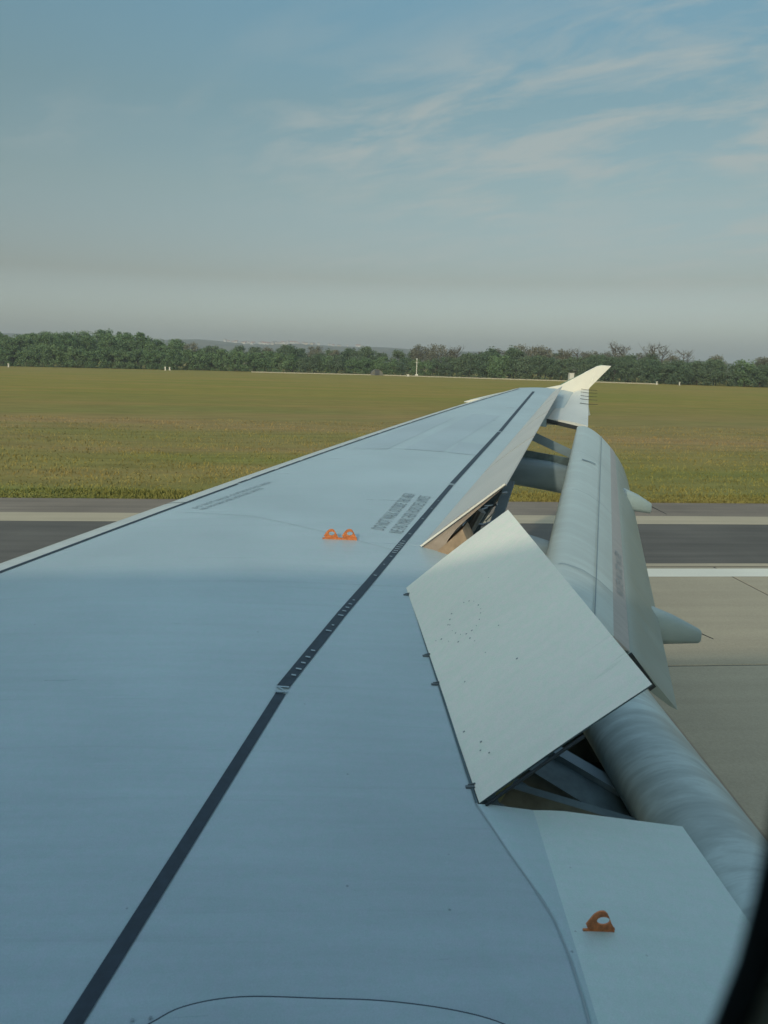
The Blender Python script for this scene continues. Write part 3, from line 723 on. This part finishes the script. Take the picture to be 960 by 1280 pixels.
# --- spoilers
def slab4(A, B, C, D, t0, t1, bow=.012, nu=10, nv=8, name='spoiler', m=None, parent=None, mats=None, tmid=None):
    """A hinge inner, B hinge outer, C trailing outer, D trailing inner"""
    A, B, C, D = map(Vector, (A, B, C, D)); nrm = (B-A).cross(D-A).normalized()
    if nrm.z < 0: nrm = -nrm
    v, f = [], []
    def P_(u, w): return A.lerp(B, u).lerp(D.lerp(C, u), w)
    for side in (0, 1):
        for j in range(nv+1):
            for i in range(nu+1):
                u, w = i/nu, j/nv; p = P_(u, w)+nrm*bow*math.sin(math.pi*w)
                if side: t = t0*(1-w)+t1*w if tmid is None else float(np.interp(w, [0, .12, .3, 1], [t0*.4, t0, tmid, t1])); p = p-nrm*t
                v.append(tuple(p))
    K = (nu+1)*(nv+1); g = lambda i, j, s_: s_*K+j*(nu+1)+i; mi = []
    for j in range(nv):
        for i in range(nu):
            f.append((g(i,j,0), g(i+1,j,0), g(i+1,j+1,0), g(i,j+1,0))); mi.append(0)
            f.append((g(i,j,1), g(i,j+1,1), g(i+1,j+1,1), g(i+1,j,1))); mi.append(1)
    for i in range(nu):
        f.append((g(i,0,0), g(i,0,1), g(i+1,0,1), g(i+1,0,0))); mi.append(1); f.append((g(i,nv,0), g(i+1,nv,0), g(i+1,nv,1), g(i,nv,1))); mi.append(0)
    for j in range(nv):
        f.append((g(0,j,0), g(0,j+1,0), g(0,j+1,1), g(0,j,1))); mi.append(1); f.append((g(nu,j,0), g(nu,j,1), g(nu,j+1,1), g(nu,j+1,0))); mi.append(1)
    o = poly(name, v, f, [m, m_under if mats is None else mats], parent, smooth=True, sharp=30)
    o.data.polygons.foreach_set('material_index', mi); return o, nrm
A1, B1, C1, D1 = (.570, 2.333, -1.462), (.552, 4.335, -1.301), (1.130, 4.301, -.821), (1.125, 2.302, -1.026)
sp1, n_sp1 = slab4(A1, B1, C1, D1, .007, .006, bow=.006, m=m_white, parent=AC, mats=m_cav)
# dark edge seal strip, fasteners and hinge brackets on the near spoiler
def on1(u, w, lift=0.0):
    return Vector(A1).lerp(Vector(B1), u).lerp(Vector(D1).lerp(Vector(C1), u), w)+n_sp1*(.006*math.sin(math.pi*w)+lift)
v, f = [], []
for w0, w1 in ((.02, .60),):
    for j in range(13):
        w = w0+(w1-w0)*j/12; p = on1(-.002, w, -.012); q = on1(-.007, w, -.012); v += [tuple(p), tuple(q), tuple(q-n_sp1*.007), tuple(p-n_sp1*.007)]
        if j: n = len(v)-8; f += [(n+i, n+(i+1) % 4, n+4+(i+1) % 4, n+4+i) for i in range(4)]
f += [(0, 1, 2, 3), tuple(len(v)-4+i for i in (3, 2, 1, 0))]
poly('edge_seal', v, f, m_dark, sp1)
v, f = [], []
rr = random.Random(3); m_brk = mat('bracket_grey', (.09, .11, .12), .5); m_fast = mat('fastener_dark', (.16, .19, .19), .5)
pts = [(.60+.06*math.cos(a)*1.3, .33+.12*math.sin(a)) for a in np.linspace(.3, 5.6, 16)] + [(.50, .30), (.52, .22), (.47, .32), (.60, .08), (.46, .5), (.40, .35), (.12, .10), (.10, .14), (.14, .12), (.20, .05), (.3, .5), (.55, .16), (.58, .12), (.62, .2), (.7, .6), (.35, .16)]
for u, w in pts:
    c = on1(u+rr.uniform(-.006, .006), w, .0016); r_ = rr.uniform(.0025, .0055); n = len(v)
    e1 = (Vector(B1)-Vector(A1)).normalized(); e2 = n_sp1.cross(e1)
    poly('fastener', [tuple(c+e1*r_*math.cos(6.28*k/6)+e2*r_*math.sin(6.28*k/6)) for k in range(6)], [tuple(range(6))], m_fast, sp1)
for (x, y) in ((.545, 4.22), (.55, 3.44), (.55, 3.16), (.562, 2.42)):
    v, f = [], []; z = zs(x, y); box(v, f, (x-.022, y-.007, z-.01), (x+.01, y+.007, z+.007)); bar(v, f, (x-.012, y+.012, z+.003), (x+.015, y+.012, z+.008), .005, .008)
    poly('hinge_bracket', v, f, m_brk, sp1)
# hinge gap behind the skin edge
v, f = [], []; 
for Y in np.linspace(2.33, 4.34, 12): v += [(.556, Y, zs(.55, Y)+.003), (.566, Y, zs(.55, Y)+.003)]
f = [(2*i, 2*i+1, 2*i+3, 2*i+2) for i in range(11)]; poly('hinge_gap_seal', v, f, m_cav, AC)

# outboard spoilers 2-5
A2, B2, C2, D2 = Vector((.751, 5.121, -1.232)), Vector((4.466, 14.30, -.500)), Vector((4.640, 14.215, -.349)), Vector((1.256, 4.878, -.760))
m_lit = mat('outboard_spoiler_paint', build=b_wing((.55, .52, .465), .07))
def hp(t): return A2.lerp(B2, t)
def tp(t): return D2.lerp(C2, t)
cuts = [0, .252, .50, .75, 1.0]
outs = []
for i in range(4):
    a, b = cuts[i]+(.002 if i else 0), cuts[i+1]-.002
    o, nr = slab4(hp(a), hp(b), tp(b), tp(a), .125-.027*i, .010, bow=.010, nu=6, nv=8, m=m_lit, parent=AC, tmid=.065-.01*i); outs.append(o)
# what shows at the open inner end of the row: seal lip, primer fitting, ribs, actuator and cables
nrm2 = (B2-A2).cross(D2-A2).normalized(); nrm2 = nrm2 if nrm2.z > 0 else -nrm2
def on2(u, w, dn=0.0): return tuple(hp(u).lerp(tp(u), w)-nrm2*dn)
v, f = [], []; bar(v, f, on2(-.002, .0, .0), on2(-.002, 1.0, -.004), .010, .012); poly('edge_lip', v, f, m_fence, outs[0])
def solid(name, ptsA, ptsB, m, parent):
    n = len(ptsA); poly(name, list(ptsA)+list(ptsB), [tuple(range(n)), tuple(range(2*n-1, n-1, -1))]+[(i, (i+1) % n, n+(i+1) % n, n+i) for i in range(n)], m, parent)
solid('hinge_fitting', [on2(-.001, .06, .10), on2(-.001, .42, .075), on2(-.001, .36, .25), on2(-.001, .10, .24)], [on2(.02, .06, .10), on2(.02, .42, .075), on2(.02, .36, .25), on2(.02, .10, .24)], m_primer, outs[0])
v, f = [], []
tube(v, f, [(1.0, 5.35, -1.42), (1.12, 5.36, -1.20), (1.2, 5.3, -1.02)], .035, 8); tube(v, f, [(.9, 5.25, -1.45), (1.0, 5.26, -1.36)], .06, 8)
poly('spoiler_actuator', v, f, m_metal, outs[0])
v, f = [], []; r3 = random.Random(5)
for k in range(7):
    p = Vector((.88+.07*k, 5.14+.02*k, -1.38+.02*k)); q = [p]
    for j in range(5): q.append(q[-1]+Vector((r3.uniform(-.04, .07), r3.uniform(-.02, .04), r3.uniform(-.03, .07))))
    tube(v, f, q, .006, 5)
poly('cable_bundle', v, f, m_metal, outs[0])
v, f = [], []
for t in np.linspace(.03, .97, 17):
    a = Vector(hp(t)); b = hp(t).lerp(tp(t), .8); n = len(v)
    v += [tuple(a-Vector((0, 0, .05))), tuple(a.lerp(b, .9)-nrm2*.05), (a.x+.30-.12*t, a.y, a.z-.16), (a.x, a.y, a.z-.26+.1*t)]
    f.append((n, n+1, n+2, n+3))
# trailing shroud and rear spar under the spoilers
def shroud(y0, y1, name, w, drop, x_off=.02, n=10, m=m_cav):
    v, f = [], []
    for Y in np.linspace(y0, y1, n):
        x = xh(Y)+x_off; z = zs(xh(Y), Y); v += [(x, Y, z-.03), (x, Y, z-drop), (x+w, Y, z-drop*.92), (x+w, Y, z-drop*.92+.02), (x+.03, Y, z-drop+.03), (x+.03, Y, z-.03)]
    for j in range(n-1):
        for i in range(6): a0 = j*6+i; a1 = j*6+(i+1) % 6; f.append((a0, a1, a1+6, a0+6))
    f += [tuple(range(6)), tuple(range(len(v)-1, len(v)-7, -1))]
    return poly(name, v, f, m, AC)
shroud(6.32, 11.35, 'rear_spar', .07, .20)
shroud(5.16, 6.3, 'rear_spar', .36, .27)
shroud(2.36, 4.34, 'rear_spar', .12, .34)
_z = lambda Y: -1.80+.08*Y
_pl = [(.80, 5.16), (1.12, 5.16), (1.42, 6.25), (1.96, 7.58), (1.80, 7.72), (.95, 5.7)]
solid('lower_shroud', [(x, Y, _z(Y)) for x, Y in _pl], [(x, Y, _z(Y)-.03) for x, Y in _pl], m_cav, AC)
v, f = [], []; bar(v, f, (1.18, 5.16, _z(5.16)+.012), (2.02, 7.66, _z(7.66)+.012), .09, .03); poly('shroud_edge_rail', v, f, m_fair, AC)
v, f = [], []; r4 = random.Random(8)
for k in range(6):
    Y = 5.35+.32*k; x0 = xh(Y)+.10; q = [Vector((x0, Y, _z(Y)+.04))]
    for _ in range(5): q.append(q[-1]+Vector((r4.uniform(0, .09), r4.uniform(-.05, .10), r4.uniform(-.02, .035))))
    v, f = [], []; tube(v, f, q, .009, 5); poly('hydraulic_hose', v, f, m_metal, AC)

# --- aileron and wingtip
def tailz(x, Y):   # outer trailing part: follows the skin
    return zs(x, Y)
v, f = [], []; K = 8; yy = np.linspace(11.42, 15.24, 14)
for Y in yy:
    x0 = xh(Y)+(.225 if Y < 12.65 else .363); x1 = float(np.interp(Y, [11.4, 15.3], [4.165, 5.549])); zt = float(np.interp(Y, [11.4, 15.3], [-.878, -.436]))
    z0 = zs(x0, Y)
    for i in range(K+1): q = i/K; v.append((x0+(x1-x0)*q, Y, z0+(zt-z0)*q+.02*math.sin(math.pi*q)))
    for i in range(K+1): q = 1-i/K; v.append((x0+(x1-x0)*q, Y, z0+(zt-z0)*q-.012-.075*(1-q)))
S_ = 2*K+2
for j in range(len(yy)-1):
    for i in range(S_): a0 = j*S_+i; a1 = j*S_+(i+1) % S_; f.append((a0, a1, a1+S_, a0+S_))
f += [tuple(range(S_)), tuple((len(yy)-1)*S_+i for i in range(S_))[::-1]]
m_ail = mat('aileron_paint', build=b_wing((.60, .61, .57), .05))
ail = poly('aileron', v, f, m_ail, AC, smooth=True, sharp=35)
# wingtip cap + fence
def fence():
    out = [(4.60, -.43), (4.95, -.36), (5.25, -.20), (5.70, .035), (5.80, .055), (5.99, .045), (5.56, -.40), (5.50, -.55), (5.62, -.95), (5.50, -.98), (5.0, -.66), (4.66, -.50)]
    v, f = [], []; n = len(out); cxm, czm = 5.25, -.40
    for Y, sc in ((15.285, .985), (15.30, 1.0), (15.335, 1.0), (15.35, .985)):
        for x, z in out: v.append((cxm+(x-cxm)*sc, Y+.06*max(0, z+.4), czm+(z-czm)*sc))
    for j in range(3):
        for i in range(n): a0 = j*n+i; a1 = j*n+(i+1) % n; f.append((a0, a1, a1+n, a0+n))
    f += [tuple(range(n)), tuple(range(4*n-1, 3*n-1, -1))]
    return poly('wingtip_fence', v, f, m_fence, AC)
fn = fence()
m_beacon = mat('fence_edge_green', (.10, .20, .13), .5)
v, f = [], []; bar(v, f, (4.95, 15.31, -.352), (5.78, 15.345, .062), .03, .012); poly('fence_edge', v, f, m_beacon, fn)
for k, (y, dy_) in enumerate(((15.15, 0), (14.75, 0), (14.3, 0), (13.9, 0), (13.4, 0))):
    x1 = float(np.interp(y, [11.4, 15.3], [4.165, 5.549])); z = float(np.interp(y, [11.4, 15.3], [-.878, -.436]))
    v, f = [], []; tube(v, f, [(x1-.16, y, z+.03), (x1-.02, y, z+.015), (x1+.17, y, z+.01)], [.005, .005, .003], 5); poly('static_wick', v, f, m_dark, ail)
# dark gap piece between aileron and flap end
v, f = [], []; bar(v, f, (3.50, 11.40, -.80), (4.12, 11.40, -.93), .03, .06); poly('aileron_gap_rib', v, f, m_dark, AC)

# --- flaps
def ruled(name, y0, P0, y1, P1, m, parent, thin, n=24, nu=40, th=(.05, .012), extra=None, origin=None):
    """upper profile P0 at y0 and P1 at y1 (lists of (x,z), leading edge first), smooth spline; closed below"""
    def spl(P, t):
        k = (len(P)-1)*t; i = min(int(k), len(P)-2); s_ = k-i
        g = lambda j: P[min(max(j, 0), len(P)-1)]
        a, b, c, d = g(i-1), g(i), g(i+1), g(i+2)
        return tuple(.5*((2*b[q])+(-a[q]+c[q])*s_+(2*a[q]-5*b[q]+4*c[q]-d[q])*s_*s_+(-a[q]+3*b[q]-3*c[q]+d[q])*s_**3) for q in (0, 1))
    v, f = [], []; uv = []
    for j in range(n+1):
        w = j/n; Y = y0+(y1-y0)*w
        up = []
        for i in range(nu+1):
            t = i/nu; a = spl(P0, t); b = spl(P1, t); up.append((a[0]+(b[0]-a[0])*w, a[1]+(b[1]-a[1])*w))
        v += [(x, Y, z) for x, z in up]
        (xa, za), (xb, zb) = up[0], up[-1]
        for i in range(1, 9):      # lower side: chord line pushed down
            q = 1-i/9; x = xa+(xb-xa)*q; z = za+(zb-za)*q; tt = thin*(4*q*(1-q))*(1.2-.7*q)+.01; nx, nz = (zb-za), -(xb-xa); l = math.hypot(nx, nz); v.append((x+nx/l*tt, Y, z+nz/l*tt))
    S_ = nu+1+8
    for j in range(n):
        for i in range(S_): a0 = j*S_+i; a1 = j*S_+(i+1) % S_; f.append((a0, a1, a1+S_, a0+S_))
    f += [tuple(range(S_)), tuple(n*S_+i for i in range(S_))[::-1]]
    return poly(name, v, f, m, parent, smooth=True, sharp=40)
yi, yo = 4.50, 11.3
Pi = [(1.44, -1.62), (1.375, -1.55), (1.40, -1.475), (1.52, -1.445), (1.66, -1.49), (1.80, -1.575), (1.915, -1.675)]
Po = [(4.00, -.95), (3.955, -.905), (3.98, -.872), (4.09, -.87), (4.24, -.945), (4.37, -1.045), (4.50, -1.175)]
flap = ruled('outboard_flap', yi, Pi, yo, Po, m_flap, AC, .07)
Ri = [(1.905, -1.667), (1.97, -1.725), (2.035, -1.785)]; Ro = [(4.49, -1.165), (4.54, -1.215), (4.585, -1.275)]
ruled('flap_trailing_strip', yi+.01, Ri, yo, Ro, m_strip, flap, .008, nu=8)
Ti = [(1.99, -1.81), (2.03, -1.805), (2.10, -1.86), (2.22, -2.00), (2.38, -2.18)]; To = [(4.55, -1.27), (4.575, -1.285), (4.64, -1.37), (4.72, -1.50), (4.80, -1.68)]
tab = ruled('flap_tab', yi-.02, Ti, yo-.05, To, m_tab, AC, .035)
def flap_z(t, Y, lift=.004):   # point on the rear strip
    w = (Y-yi)/(yo-yi); a = np.array(Ri[0])+(np.array(Ri[-1])-np.array(Ri[0]))*t; b = np.array(Ro[0])+(np.array(Ro[-1])-np.array(Ro[0]))*t
    p = a+(b-a)*w; return (p[0]+lift, Y, p[1]+lift)
# faint joints and scratches on the flap
def upx(P0, P1, t, w):
    k = (len(P0)-1)*t; i = min(int(k), len(P0)-2); s_ = k-i
    a = [P0[i][q]+(P0[i+1][q]-P0[i][q])*s_ for q in (0, 1)]; b = [P1[i][q]+(P1[i+1][q]-P1[i][q])*s_ for q in (0, 1)]
    return a[0]+(b[0]-a[0])*w, a[1]+(b[1]-a[1])*w
def flap_mark(w0, t0, w1, t1, wd, m, nm):
    v, f = [], []; k = 12
    for j in range(k+1):
        w = w0+(w1-w0)*j/k; t = t0+(t1-t0)*j/k
        for s_ in (-1, 1):
            if abs(t1-t0) > abs(w1-w0)*1.0: x, z = upx(Pi, Po, t, w+s_*wd); Y = yi+(yo-yi)*(w+s_*wd)
            else: x, z = upx(Pi, Po, t+s_*wd*6, w); Y = yi+(yo-yi)*w
            v.append((x+.008, Y, z+.014))
        if j: n = len(v)-4; f.append((n, n+1, n+3, n+2))
    poly(nm, v, f, m, flap)
for a in ((.10, .45, .10, .99, .0006), (.42, .45, .42, .99, .0005), (.70, .45, .70, .99, .0005), (.0, .80, 1.0, .80, .0008), (.64, .52, .66, .72, .0030)): flap_mark(*a, m_fair, 'skin_joint')
text_w = [(0,)]
def lettering_on_strip():
    cu = bpy.data.curves.new('t', 'FONT'); cu.body = 'NO STEP  NO STEP  NO STEP'; cu.size = 1; cu.resolution_u = 1
    tmp = bpy.data.objects.new('tmp', cu); col.objects.link(tmp); bpy.context.view_layer.update()
    me = bpy.data.meshes.new_from_object(tmp.evaluated_get(bpy.context.evaluated_depsgraph_get())); bpy.data.objects.remove(tmp)
    co = np.array([q.co[:] for q in me.vertices]); co[:, :2] -= co[:, :2].min(0); W_, H_ = co[:, 0].max(), co[:, 1].max()
    vs = [flap_z(.80-.5*y/H_, 5.35+1.0*x/W_) for x, y, z in co]
    poly('lettering', vs, [tuple(p.vertices) for p in me.polygons], m_letter, flap)
lettering_on_strip()
# inboard flap
D_ = .115
def shiftp(P, dy): return [(x, z-D_*dy) for x, z in P]
Qi = [(1.33, -1.62), (1.25, -1.50), (1.27, -1.40), (1.40, -1.335), (1.56, -1.37), (1.75, -1.55), (1.95, -1.80), (2.15, -2.075)]
iflap = ruled('inboard_flap', .35, shiftp(Qi, 4.47-.35), 4.47, Qi, m_flapin, AC, .10)
Ui = [(2.155, -2.095), (2.19, -2.10), (2.28, -2.17), (2.38, -2.28)]
ruled('inboard_flap_tab', .35, shiftp(Ui, 4.45-.35), 4.42, Ui, m_tabin, AC, .012, nu=10)
v, f = [], []; bar(v, f, (1.98, 4.475, -1.80), (2.15, 4.475, -2.06), .012, .03); bar(v, f, (2.02, 4.49, -1.80), (2.20, 4.49, -2.03), .02, .05); poly('flap_end_seal', v, f, m_dark, tab)

# --- flap track fairings (body forward under the wing, tail beyond the flap)
def loft(name, Y, st, m, parent, hw, yaw_=0.0, seg=16):
    v, f = [], []
    for x, zt, zb, wf in st:
        zc_, hh = (zt+zb)/2, (zt-zb)/2
        for k in range(seg):
            a = 2*math.pi*k/seg; ca, sa = math.cos(a), math.sin(a); e = .65
            v.append((x, Y+hw*wf*math.copysign(abs(ca)**e, ca), zc_+hh*math.copysign(abs(sa)**e, sa)))
    for j in range(len(st)-1):
        for i in range(seg): a0 = j*seg+i; a1 = j*seg+(i+1) % seg; f.append((a0, a1, a1+seg, a0+seg))
    f += [tuple(range(seg)), tuple((len(st)-1)*seg+i for i in range(seg))[::-1]]
    return poly(name, v, f, m, parent, smooth=True, sharp=45)
def tailpiece(Y, xt0, zt0, zb0, xt1, zt1, zb1, hw, slope=.5):
    st = [(xt0-.55, zt0+.02, zb0+.10, 1.0), (xt0, zt0, zb0, 1.0), ((xt0+xt1)/2, (zt0+zt1)/2+.01, (zb0+zb1)/2, .75), (xt1-.02, zt1, zb1, .42), (xt1, zt1-.015, zb1+.01, .30)]
    return loft('flap_track_fairing', Y, st, m_fairt, AC, hw)
m_fairt = mat('fairing_tail_paint', (.28, .36, .37), .4, noise=(3, .12, (1, 1, 3)))
t2 = tailpiece(6.1, 2.84, -1.97, -2.33, 3.367, -2.203, -2.335, .13)
t3 = tailpiece(9.5, 4.02, -1.52, -1.80, 4.39, -1.70, -1.85, .12)
v, f = [], []; tube(v, f, [(3.35, 6.1, -2.24), (3.50, 6.1, -2.305)], [.005, .003], 5); poly('static_wick', v, f, m_dark, t2)
v, f = [], []; tube(v, f, [(4.38, 9.5, -1.75), (4.62, 9.5, -1.86)], [.006, .003], 5); poly('static_wick', v, f, m_dark, t3)
# forward bodies seen through the slot
loft('flap_track_fairing', 9.5, [(1.2, -1.15, -1.30, .3), (1.7, -1.08, -1.38, .8), (2.4, -1.10, -1.46, 1), (3.0, -1.18, -1.56, 1), (3.5, -1.30, -1.66, 1), (4.0, -1.52, -1.80, 1)], m_fair, AC, .15)
loft('flap_track_fairing', 6.1, [(-.2, -1.50, -1.64, .3), (.3, -1.42, -1.72, .8), (1.1, -1.42, -1.82, 1), (1.75, -1.36, -1.9, 1), (2.2, -1.50, -2.05, 1), (2.84, -1.97, -2.33, 1)], m_fair, AC, .15)
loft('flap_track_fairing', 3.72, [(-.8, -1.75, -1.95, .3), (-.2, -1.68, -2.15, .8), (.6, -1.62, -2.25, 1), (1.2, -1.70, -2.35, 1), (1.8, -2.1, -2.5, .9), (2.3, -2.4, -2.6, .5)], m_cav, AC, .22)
# linkages in the slots
def link_bar(name, a, b, w, h, m=m_fair): v, f = [], []; bar(v, f, a, b, w, h); return poly(name, v, f, m, AC)
link_bar('flap_link', (2.78, 9.9, -.86), (3.62, 9.9, -1.22), .08, .11)
link_bar('flap_link', (2.45, 9.55, -1.06), (3.55, 9.55, -1.24), .10, .10, m_cav)
link_bar('flap_link', (.95, 3.10, -1.62), (1.45, 2.70, -1.80), .07, .05, m_fair)
link_bar('flap_link', (.78, 3.10, -1.62), (1.45, 2.56, -1.86), .20, .07, m_cav)
link_bar('flap_link', (.62, 2.90, -1.70), (1.25, 2.55, -1.74), .05, .08, m_cav)
link_bar('flap_link', (.62, 2.45, -1.56), (.75, 2.46, -1.64), .12, .05, m_cav)
link_bar('torque_shaft', (.66, 2.40, -1.60), (.66, 4.3, -1.50), .05, .05, m_fair)
m_pipe = mat('hydraulic_pipe', (.30, .32, .30), .35, .7); m_yel = mat('zinc_primer_green', (.22, .26, .14), .6, noise=(14, .3, (1, 1, 1)))
for k, (x, z, r_) in enumerate(((.62, -1.66, .010), (.645, -1.69, .008), (.63, -1.73, .012), (.69, -1.78, .007))):
    v, f = [], []; q = [(x+.012*math.sin(i*1.3+k), 2.38+i*.16, z+.08*(i*.16)+.006*math.cos(i*2+k)) for i in range(12)]; tube(v, f, q, r_, 6); poly('hydraulic_pipe', v, f, m_pipe if k != 2 else m_yel, AC)
for y in (2.62, 3.16, 3.44, 4.1):
    z = zs(.56, y); v, f = [], []
    solid('spar_bracket', [(.575, y, z-.03), (.575, y, z-.30), (.70, y, z-.24), (.80, y, z-.06)], [(.575, y+.018, z-.03), (.575, y+.018, z-.30), (.70, y+.018, z-.24), (.80, y+.018, z-.06)], m_yel, AC)
for y in (2.95, 3.75):
    v, f = [], []; tube(v, f, [(.62, y, -1.72+.08*(y-2.3)), (.80, y, -1.55+.08*(y-2.3))], .032, 8); tube(v, f, [(.80, y, -1.55+.08*(y-2.3)), (.95, y, -1.34+.08*(y-2.3))], .016, 8); poly('spoiler_actuator', v, f, m_pipe, sp1)
# underside shroud between spar and fairing on the kink
solid('lower_shroud', [(.55, 3.12, -1.87), (.55, 4.6, -1.72), (1.55, 4.6, -1.92), (1.55, 3.12, -2.04)], [(.55, 3.12, -1.90), (.55, 4.6, -1.75), (1.55, 4.6, -1.95), (1.55, 3.12, -2.07)], m_cav, AC)

# --- fuselage shell (starboard window belt left open around the one window that is looked through)
def fuselage():
    R_ = 1.975; cy, cz = -1.85, -.35; v, f = [], []
    xs_ = [-16, -13.5, -11, -8, -4, 0, 4, 8, 12, 15, 18, 20]
    rad = [.35, 1.3, 1.8, 1, 1, 1, 1, 1, 1, .82, .5, .2]; rad = [r_ if r_ < 1 or r_ == 1 else r_/R_ for r_ in rad]; rad[0] = .18; rad[1] = .66; rad[2] = .91
    zoff = [-.5, -.25, -.1, 0, 0, 0, 0, 0, 0, .25, .7, 1.2]
    a0, a1 = math.asin((-.30-cz)/R_), math.asin((.42-cz)/R_)
    angs = [a1+(2*math.pi-(a1-a0))*k/40 for k in range(41)]
    for x, r_, zo in zip(xs_, rad, zoff):
        for a in angs: v.append((x, cy+R_*r_*math.cos(a), cz+zo+R_*r_*math.sin(a)))
    for j in range(len(xs_)-1):
        for i in range(40): b = j*41+i; f.append((b, b+1, b+42, b+41))
    for j in range(len(xs_)-1):      # belt closed away from the wing
        if xs_[j+1] <= -4 or xs_[j] >= 4: f.append((j*41+40, j*41, (j+1)*41, (j+1)*41+40))
    f += [tuple(range(41))[::-1], tuple((len(xs_)-1)*41+i for i in range(41))]
    poly('fuselage', v, f, m_fuse, AC, smooth=True, sharp=50)
fuselage()
def window():
    cx_, cz_, hw, hh, r_ = -.047, .02, .1145, .20, .10
    def ring(e, Y, n=14):
        o = []
        for sx, sz, a0 in ((1, 1, 0), (-1, 1, 90), (-1, -1, 180), (1, -1, 270)):
            for k in range(n+1):
                a = math.radians(a0+90*k/n); R2 = r_+e; zz = cz_+sz*(hh-r_)+R2*math.sin(a); o.append((cx_+.0008+.07*(zz+.083)+sx*(hw-r_)+R2*math.cos(a), Y, zz))
        return o
    def rings(name, lst, m, parent):
        v, f = [], []; n = None
        for e, Y in lst: q = ring(e, Y); n = len(q); v += q
        for j in range(len(lst)-1):
            for i in range(n): a = j*n+i; b = j*n+(i+1) % n; f.append((a, b, b+n, a+n))
        return poly(name, v, f, m, parent, smooth=True, sharp=50)
    w = rings('window_surround', [(.0052, .0985), (.009, .094), (.022, .085), (.03, .08), (.034, .09), (.03, .1), (.0052, .1)], m_surr, AC)
    rings('window_gasket', [(.0, .10), (.001, .0985), (.003, .0975), (.0052, .0985), (.0052, .1005), (.003, .101), (.001, .1008), (.0, .10)], m_seal, w)
window()

# ================================================================ AIR
def haze():
    v, f = [], []; box(v, f, (-6100, -6100, -1), (6100, 6100, 95))
    o = poly('haze', v, f, None, ac=False)
    m = bpy.data.materials.new('haze'); m.use_nodes = True; t = m.node_tree; t.nodes.clear()
    pv = N(t, 'ShaderNodeVolumePrincipled'); pv.inputs['Color'].default_value = (.80, .86, .90, 1); pv.inputs['Density'].default_value = .00034; pv.inputs['Anisotropy'].default_value = .1
    ou = N(t, 'ShaderNodeOutputMaterial'); t.links.new(pv.outputs[0], ou.inputs['Volume'])
    o.data.materials.clear(); o.data.materials.append(m); tag(o, kind='stuff')
haze()
